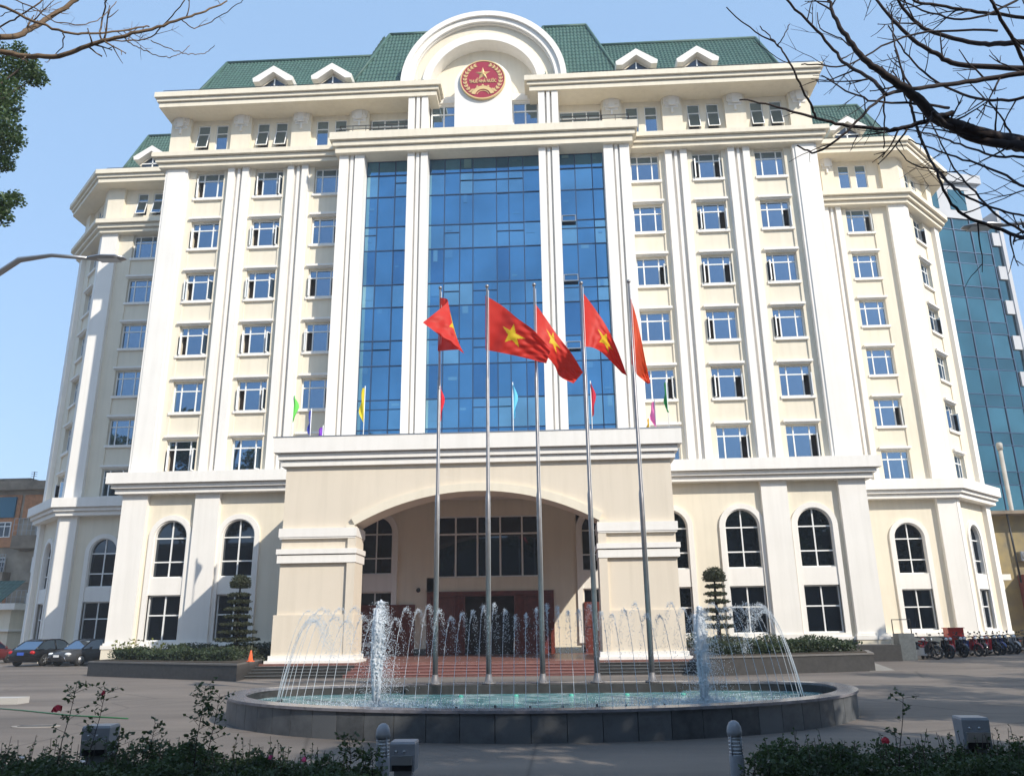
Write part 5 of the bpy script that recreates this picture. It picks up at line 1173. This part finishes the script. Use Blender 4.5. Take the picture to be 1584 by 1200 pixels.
RL = [([(1700,250),(1640,235),(1584,224),(1556,220),(1523,207),(1456,187),(1416,150),(1396,133),(1369,115),(1343,97),(1313,63),(1293,30),(1283,0),(1278,-20)],9,-.6,(34,3.5),14),
 ([(1473,175),(1443,183),(1416,193),(1389,200),(1356,200),(1303,193),(1263,183),(1223,172),(1183,160),(1144,154)],8.9,-.7,(11,3),5),
 ([(1263,183),(1253,160),(1233,123),(1219,93),(1203,70),(1169,50),(1123,13)],8.3,-.2,(5,2.5),1),
 ([(1203,70),(1212,57),(1221,39)],8.1,0,(2.5,2.2),0),([(1203,70),(1190,55),(1175,41)],8.1,-.1,(2.5,2.2),0),
 ([(1372,146),(1346,122),(1309,100),(1289,77),(1256,40),(1216,0),(1205,-15)],8.6,.5,(8,4),7),
 ([(1700,90),(1640,102),(1584,113),(1523,123),(1456,133),(1409,138),(1369,146)],9.6,-.8,(13,7),7),
 ([(1660,112),(1584,107),(1483,100),(1449,83),(1413,63),(1383,33),(1356,0),(1350,-12)],9.8,.4,(13,4),9),
 ([(1660,58),(1584,65),(1539,68),(1499,65),(1436,47),(1406,23),(1389,0),(1382,-15)],10.2,.3,(13,4),8),
 ([(1660,34),(1584,27),(1523,20),(1473,12),(1423,3),(1400,-10)],10.4,.2,(8,5),6),
 ([(1520,-30),(1533,0),(1549,30),(1573,73),(1590,105)],9.2,.5,(6,8),4),
 ([(1640,235),(1584,217),(1529,205),(1489,192),(1459,182)],9.1,-.3,(20,8),3),
 ([(1660,250),(1584,226),(1529,220),(1489,207),(1459,190),(1443,175)],8.8,-.3,(22,9),3),
 ([(1409,150),(1409,163),(1416,190),(1433,233),(1449,263),(1473,287),(1499,307),(1556,328),(1600,336)],8.7,-.4,(6,4),7),
 ([(1449,263),(1459,293),(1483,327),(1513,343),(1549,355),(1584,368),(1610,376)],8.4,-.3,(4.5,8),6),
 ([(1386,227),(1409,253),(1446,263)],8.4,0,(2.2,3),2),
 ([(1610,246),(1584,243),(1533,240),(1486,223),(1446,210),(1399,200)],9.4,.2,(6,2.5),5),
 ([(1610,300),(1584,290),(1549,268),(1489,247),(1443,230),(1405,217)],9.3,.2,(6,2.5),5),
 ([(1368,143),(1368,180),(1367,230)],8.7,-.1,(4,2.5),0),
 ([(1369,147),(1339,173),(1303,210),(1266,235),(1245,232),(1233,225)],8.6,-.4,(6,3),2),
 ([(1469,167),(1416,160),(1356,157),(1309,140),(1271,117)],8.9,-.5,(6,2.5),4),
 ([(1543,47),(1436,50),(1376,67),(1313,100),(1271,101),(1241,100)],9.5,-.4,(5,2.5),4),
 ([(1563,207),(1543,173),(1519,147)],9.0,.1,(4,2),0),
 ([(1600,-20),(1560,8),(1500,30),(1440,20),(1380,-5)],10.6,.2,(6,3),8),
 ([(1620,140),(1560,155),(1500,150),(1440,120),(1400,80),(1375,40)],9.9,.2,(7,2.5),9),
 ([(1430,170),(1400,120),(1385,70),(1380,40),(1378,5)],9.2,.2,(4.5,2.5),6),
 ([(1320,75),(1300,60),(1270,45),(1265,20)],8.9,.1,(3,2),2),
 ([(1584,360),(1540,330),(1500,290),(1470,250),(1440,190)],9.5,.2,(5,2.5),6)]
p0 = at(1760,270,9.2)
bare_tree('leafless tree with dark branches reaching in from the upper right', [(p0.x+.5,9.6,0),(p0.x+.45,9.5,3),(p0.x+.2,9.4,5.6),(p0.x-.1,9.3,p0.z),tuple(at(1690,245,9.0))], [.3,.25,.22,.17,.13], RL, BARKD, 3, (.25,.75))
b0 = at(-260,90,9)
LL = [([(-150,70),(-40,73),(0,80),(50,88),(100,85),(143,68),(187,57),(233,45),(280,30),(317,18),(352,2)],8.5,.6,(15,3),9),
 ([(-150,75),(-30,58),(20,57),(50,43),(83,23),(117,0),(130,-12)],8.8,.4,(15,8),5),
 ([(-100,-20),(-20,2),(0,8),(50,32),(100,50),(133,53),(173,50),(213,43),(230,41)],8.4,.5,(8,3),7),
 ([(-60,70),(0,42),(33,23),(67,0),(80,-12)],8.9,.3,(4,3),3),([(160,63),(207,63),(233,57),(260,32),(287,0)],8.9,.1,(3,2.5),4),
 ([(280,30),(300,43),(333,30),(360,12),(377,0)],9.0,.1,(2.5,1.5),2),([(187,57),(207,70),(227,80),(250,88),(267,88),(280,82),(292,72)],8.8,-.2,(2.5,1.4),0),
 ([(233,63),(260,74),(287,83),(305,84),(320,82),(332,70)],8.9,.1,(2.2,1.3),0),([(10,-5),(53,13),(70,25),(90,35),(133,38),(160,25),(180,3)],8.6,.3,(3,1.8),3),
 ([(155,60),(158,30),(165,0),(168,-10)],8.8,.1,(4,3),1),([(98,50),(98,70),(85,85),(70,98)],8.6,.1,(3,1.5),0),([(0,25),(25,15),(60,18),(95,2)],8.6,.1,(2,1.2),2)]
bare_tree('nearly leafless tree with brown branches reaching in from the upper left', [(b0.x-.3,9,0),(b0.x-.2,9,4),(b0.x,8.9,7.2),tuple(at(-200,70,8.7)),tuple(at(-140,72,8.6))], [.3,.25,.18,.1,.08], LL, BARKL, 8, (.15,.45), 1)
rg = random.Random(77)
def leafy(name, label, base, H, R_, n, sz, group=None, m=LEAF_T, proto=None, sc=1, rz=0):
    t = thing(name, label, 'tree', base, rz, group)
    b = MB(); b.tube([(0,0,0),(.15,0,H*.3),(-.1,.1,H*.6),(0,0,H*.85)], [.035*H,.027*H,.018*H,.006*H], 8)
    cl = MB()
    for k in range(34):
        a = rg.uniform(0,2*pi); u = rg.random(); z = H*(.42+.55*u); rr = R_*(.35+.65*sin(pi*min(1,.25+.75*(1-u))))*rg.uniform(.3,1); c = Vector((rr*cos(a),rr*sin(a),z))
        b.tube([(0,0,z*.6),c*.6+Vector((0,0,z*.3)),c], [.012*H,.006*H,.003*H], 5); leaf_cloud(cl, c, (R_*.3,R_*.3,R_*.2), n//34, sz, rg, .1)
    b.build('trunk', BARK, t); cl.build('crown', m, t); remember(t); return t
# leafy tree at the left edge: separate sprays with sky between them
t = thing('leafy_tree', 'dense green leafy tree hanging in at the left edge', 'tree', (-12.5,14,0))
b = MB(); b.tube([(0,0,0),(.1,0,6),(.0,0,12),(.4,0,16)], [.3,.25,.16,.06], 10); cl = MB()
for px, py, r, nn in ((5,95,.42,700),(35,108,.35,650),(55,120,.22,380),(0,140,.4,600),(8,165,.35,600),(2,195,.38,620),(12,215,.3,520),(0,235,.3,480),(8,255,.17,200),(-8,170,.4,600),(18,135,.25,300),(5,312,.18,260),(22,308,.2,260),(0,335,.22,300),(-10,320,.3,300),(45,95,.16,150),(-25,120,.5,500),(-30,240,.5,500),(30,75,.15,120)):
    c = at(px,py,14+rg.uniform(-.5,.5)); c = Vector((c.x+12.5,c.y-14,c.z)); leaf_cloud(cl, c, (r*1.12,r*1.12,r*.9), int(nn*1.15), .075, rg, .0); b.tube([(.05,0,max(5,c.z-2.2)),c*.5+Vector((0,0,c.z*.5-.6)),c], [.05,.025,.01], 5)
b.build('trunk', BARK, t); cl.build('crown', LEAF_T, t)
# trees across the forecourt; their shade falls on the paving and they mirror in the windows
GR = 'street trees facing the building'
big = leafy('street_tree', 'leafy street tree mirrored in the lower left windows', (-30,-13,0), 27, 7.5, 15000, .55, GR)
small = leafy('street_tree', 'leafy street tree shading the right side of the forecourt', (21,9,0), 13.5, 4.6, 12000, .36, GR)
for i, (x, y, k, s_) in enumerate(((-44,-14,1,1.15),(-58,-10,1,1.2),(-16,-16,1,.85),(0,-18,1,.8),(15,-18,1,.8),(30,-17,1,.82),(45,-15,1,.85),(60,-12,1,.9),(-72,-8,1,1.1),
                    (9,-5,0,1.0),(27,16,0,1.0),(34,25,0,1.05),(40,37,0,1.05),(14,2,0,1.0),(33,34,0,1.0),(12.5,-.5,0,.85),(11.5,4.8,0,.72))):
    side = ['far left','left','central','right','far right'][0 if x < -40 else 1 if x < -5 else 2 if x < 12 else 3 if x < 32 else 4]
    r = dup(big if k else small, (x,y,0), rg.uniform(0,6), ('tall' if k else 'medium')+f' street tree on the {side} side, seen as shade and window reflection', GR); r.scale = (s_,)*3
t = thing('reflection_block', 'unseen long dim grey block, added to darken the lower window reflections', 'building', (-10,-42,0))  # added behind the camera to darken reflections in the lower windows
b = MB(); b.box(-150,150,-12,0,0,15); b.build('wall', mat('dim_render', (.12,.11,.10), .9, 0, .4, .3), t); b = MB(); b.box(-150,150,-12.5,.6,15,15.6); b.build('roof', OLDD, t)
# leafy trees behind the wings
for i, (x, y, s_, lab) in enumerate(((41,66,.55,'green tree between the right wing and the ochre house'),(38,70,.62,'green tree rising behind the ochre house in front of the glass tower'))):
    r = dup(small, (x-3,y,0), 1+i, lab, 'trees behind the right wing'); r.scale = (s_,)*3

# ------------------------------------------------------------------ thin haze in the air
HZ = bpy.data.materials.new('haze'); HZ.use_nodes = True; nt = HZ.node_tree; nt.nodes.remove(nt.nodes['Principled BSDF'])
pv = nt.nodes.new('ShaderNodeVolumePrincipled'); pv.inputs['Color'].default_value = (.85,.9,.97,1); pv.inputs['Density'].default_value = .0010
nt.links.new(pv.outputs[0], nt.nodes['Material Output'].inputs['Volume'])
b = MB(); b.box(-1000,1000,-500,1600,-1,60); o = b.build('haze', HZ); o['kind'] = 'stuff'
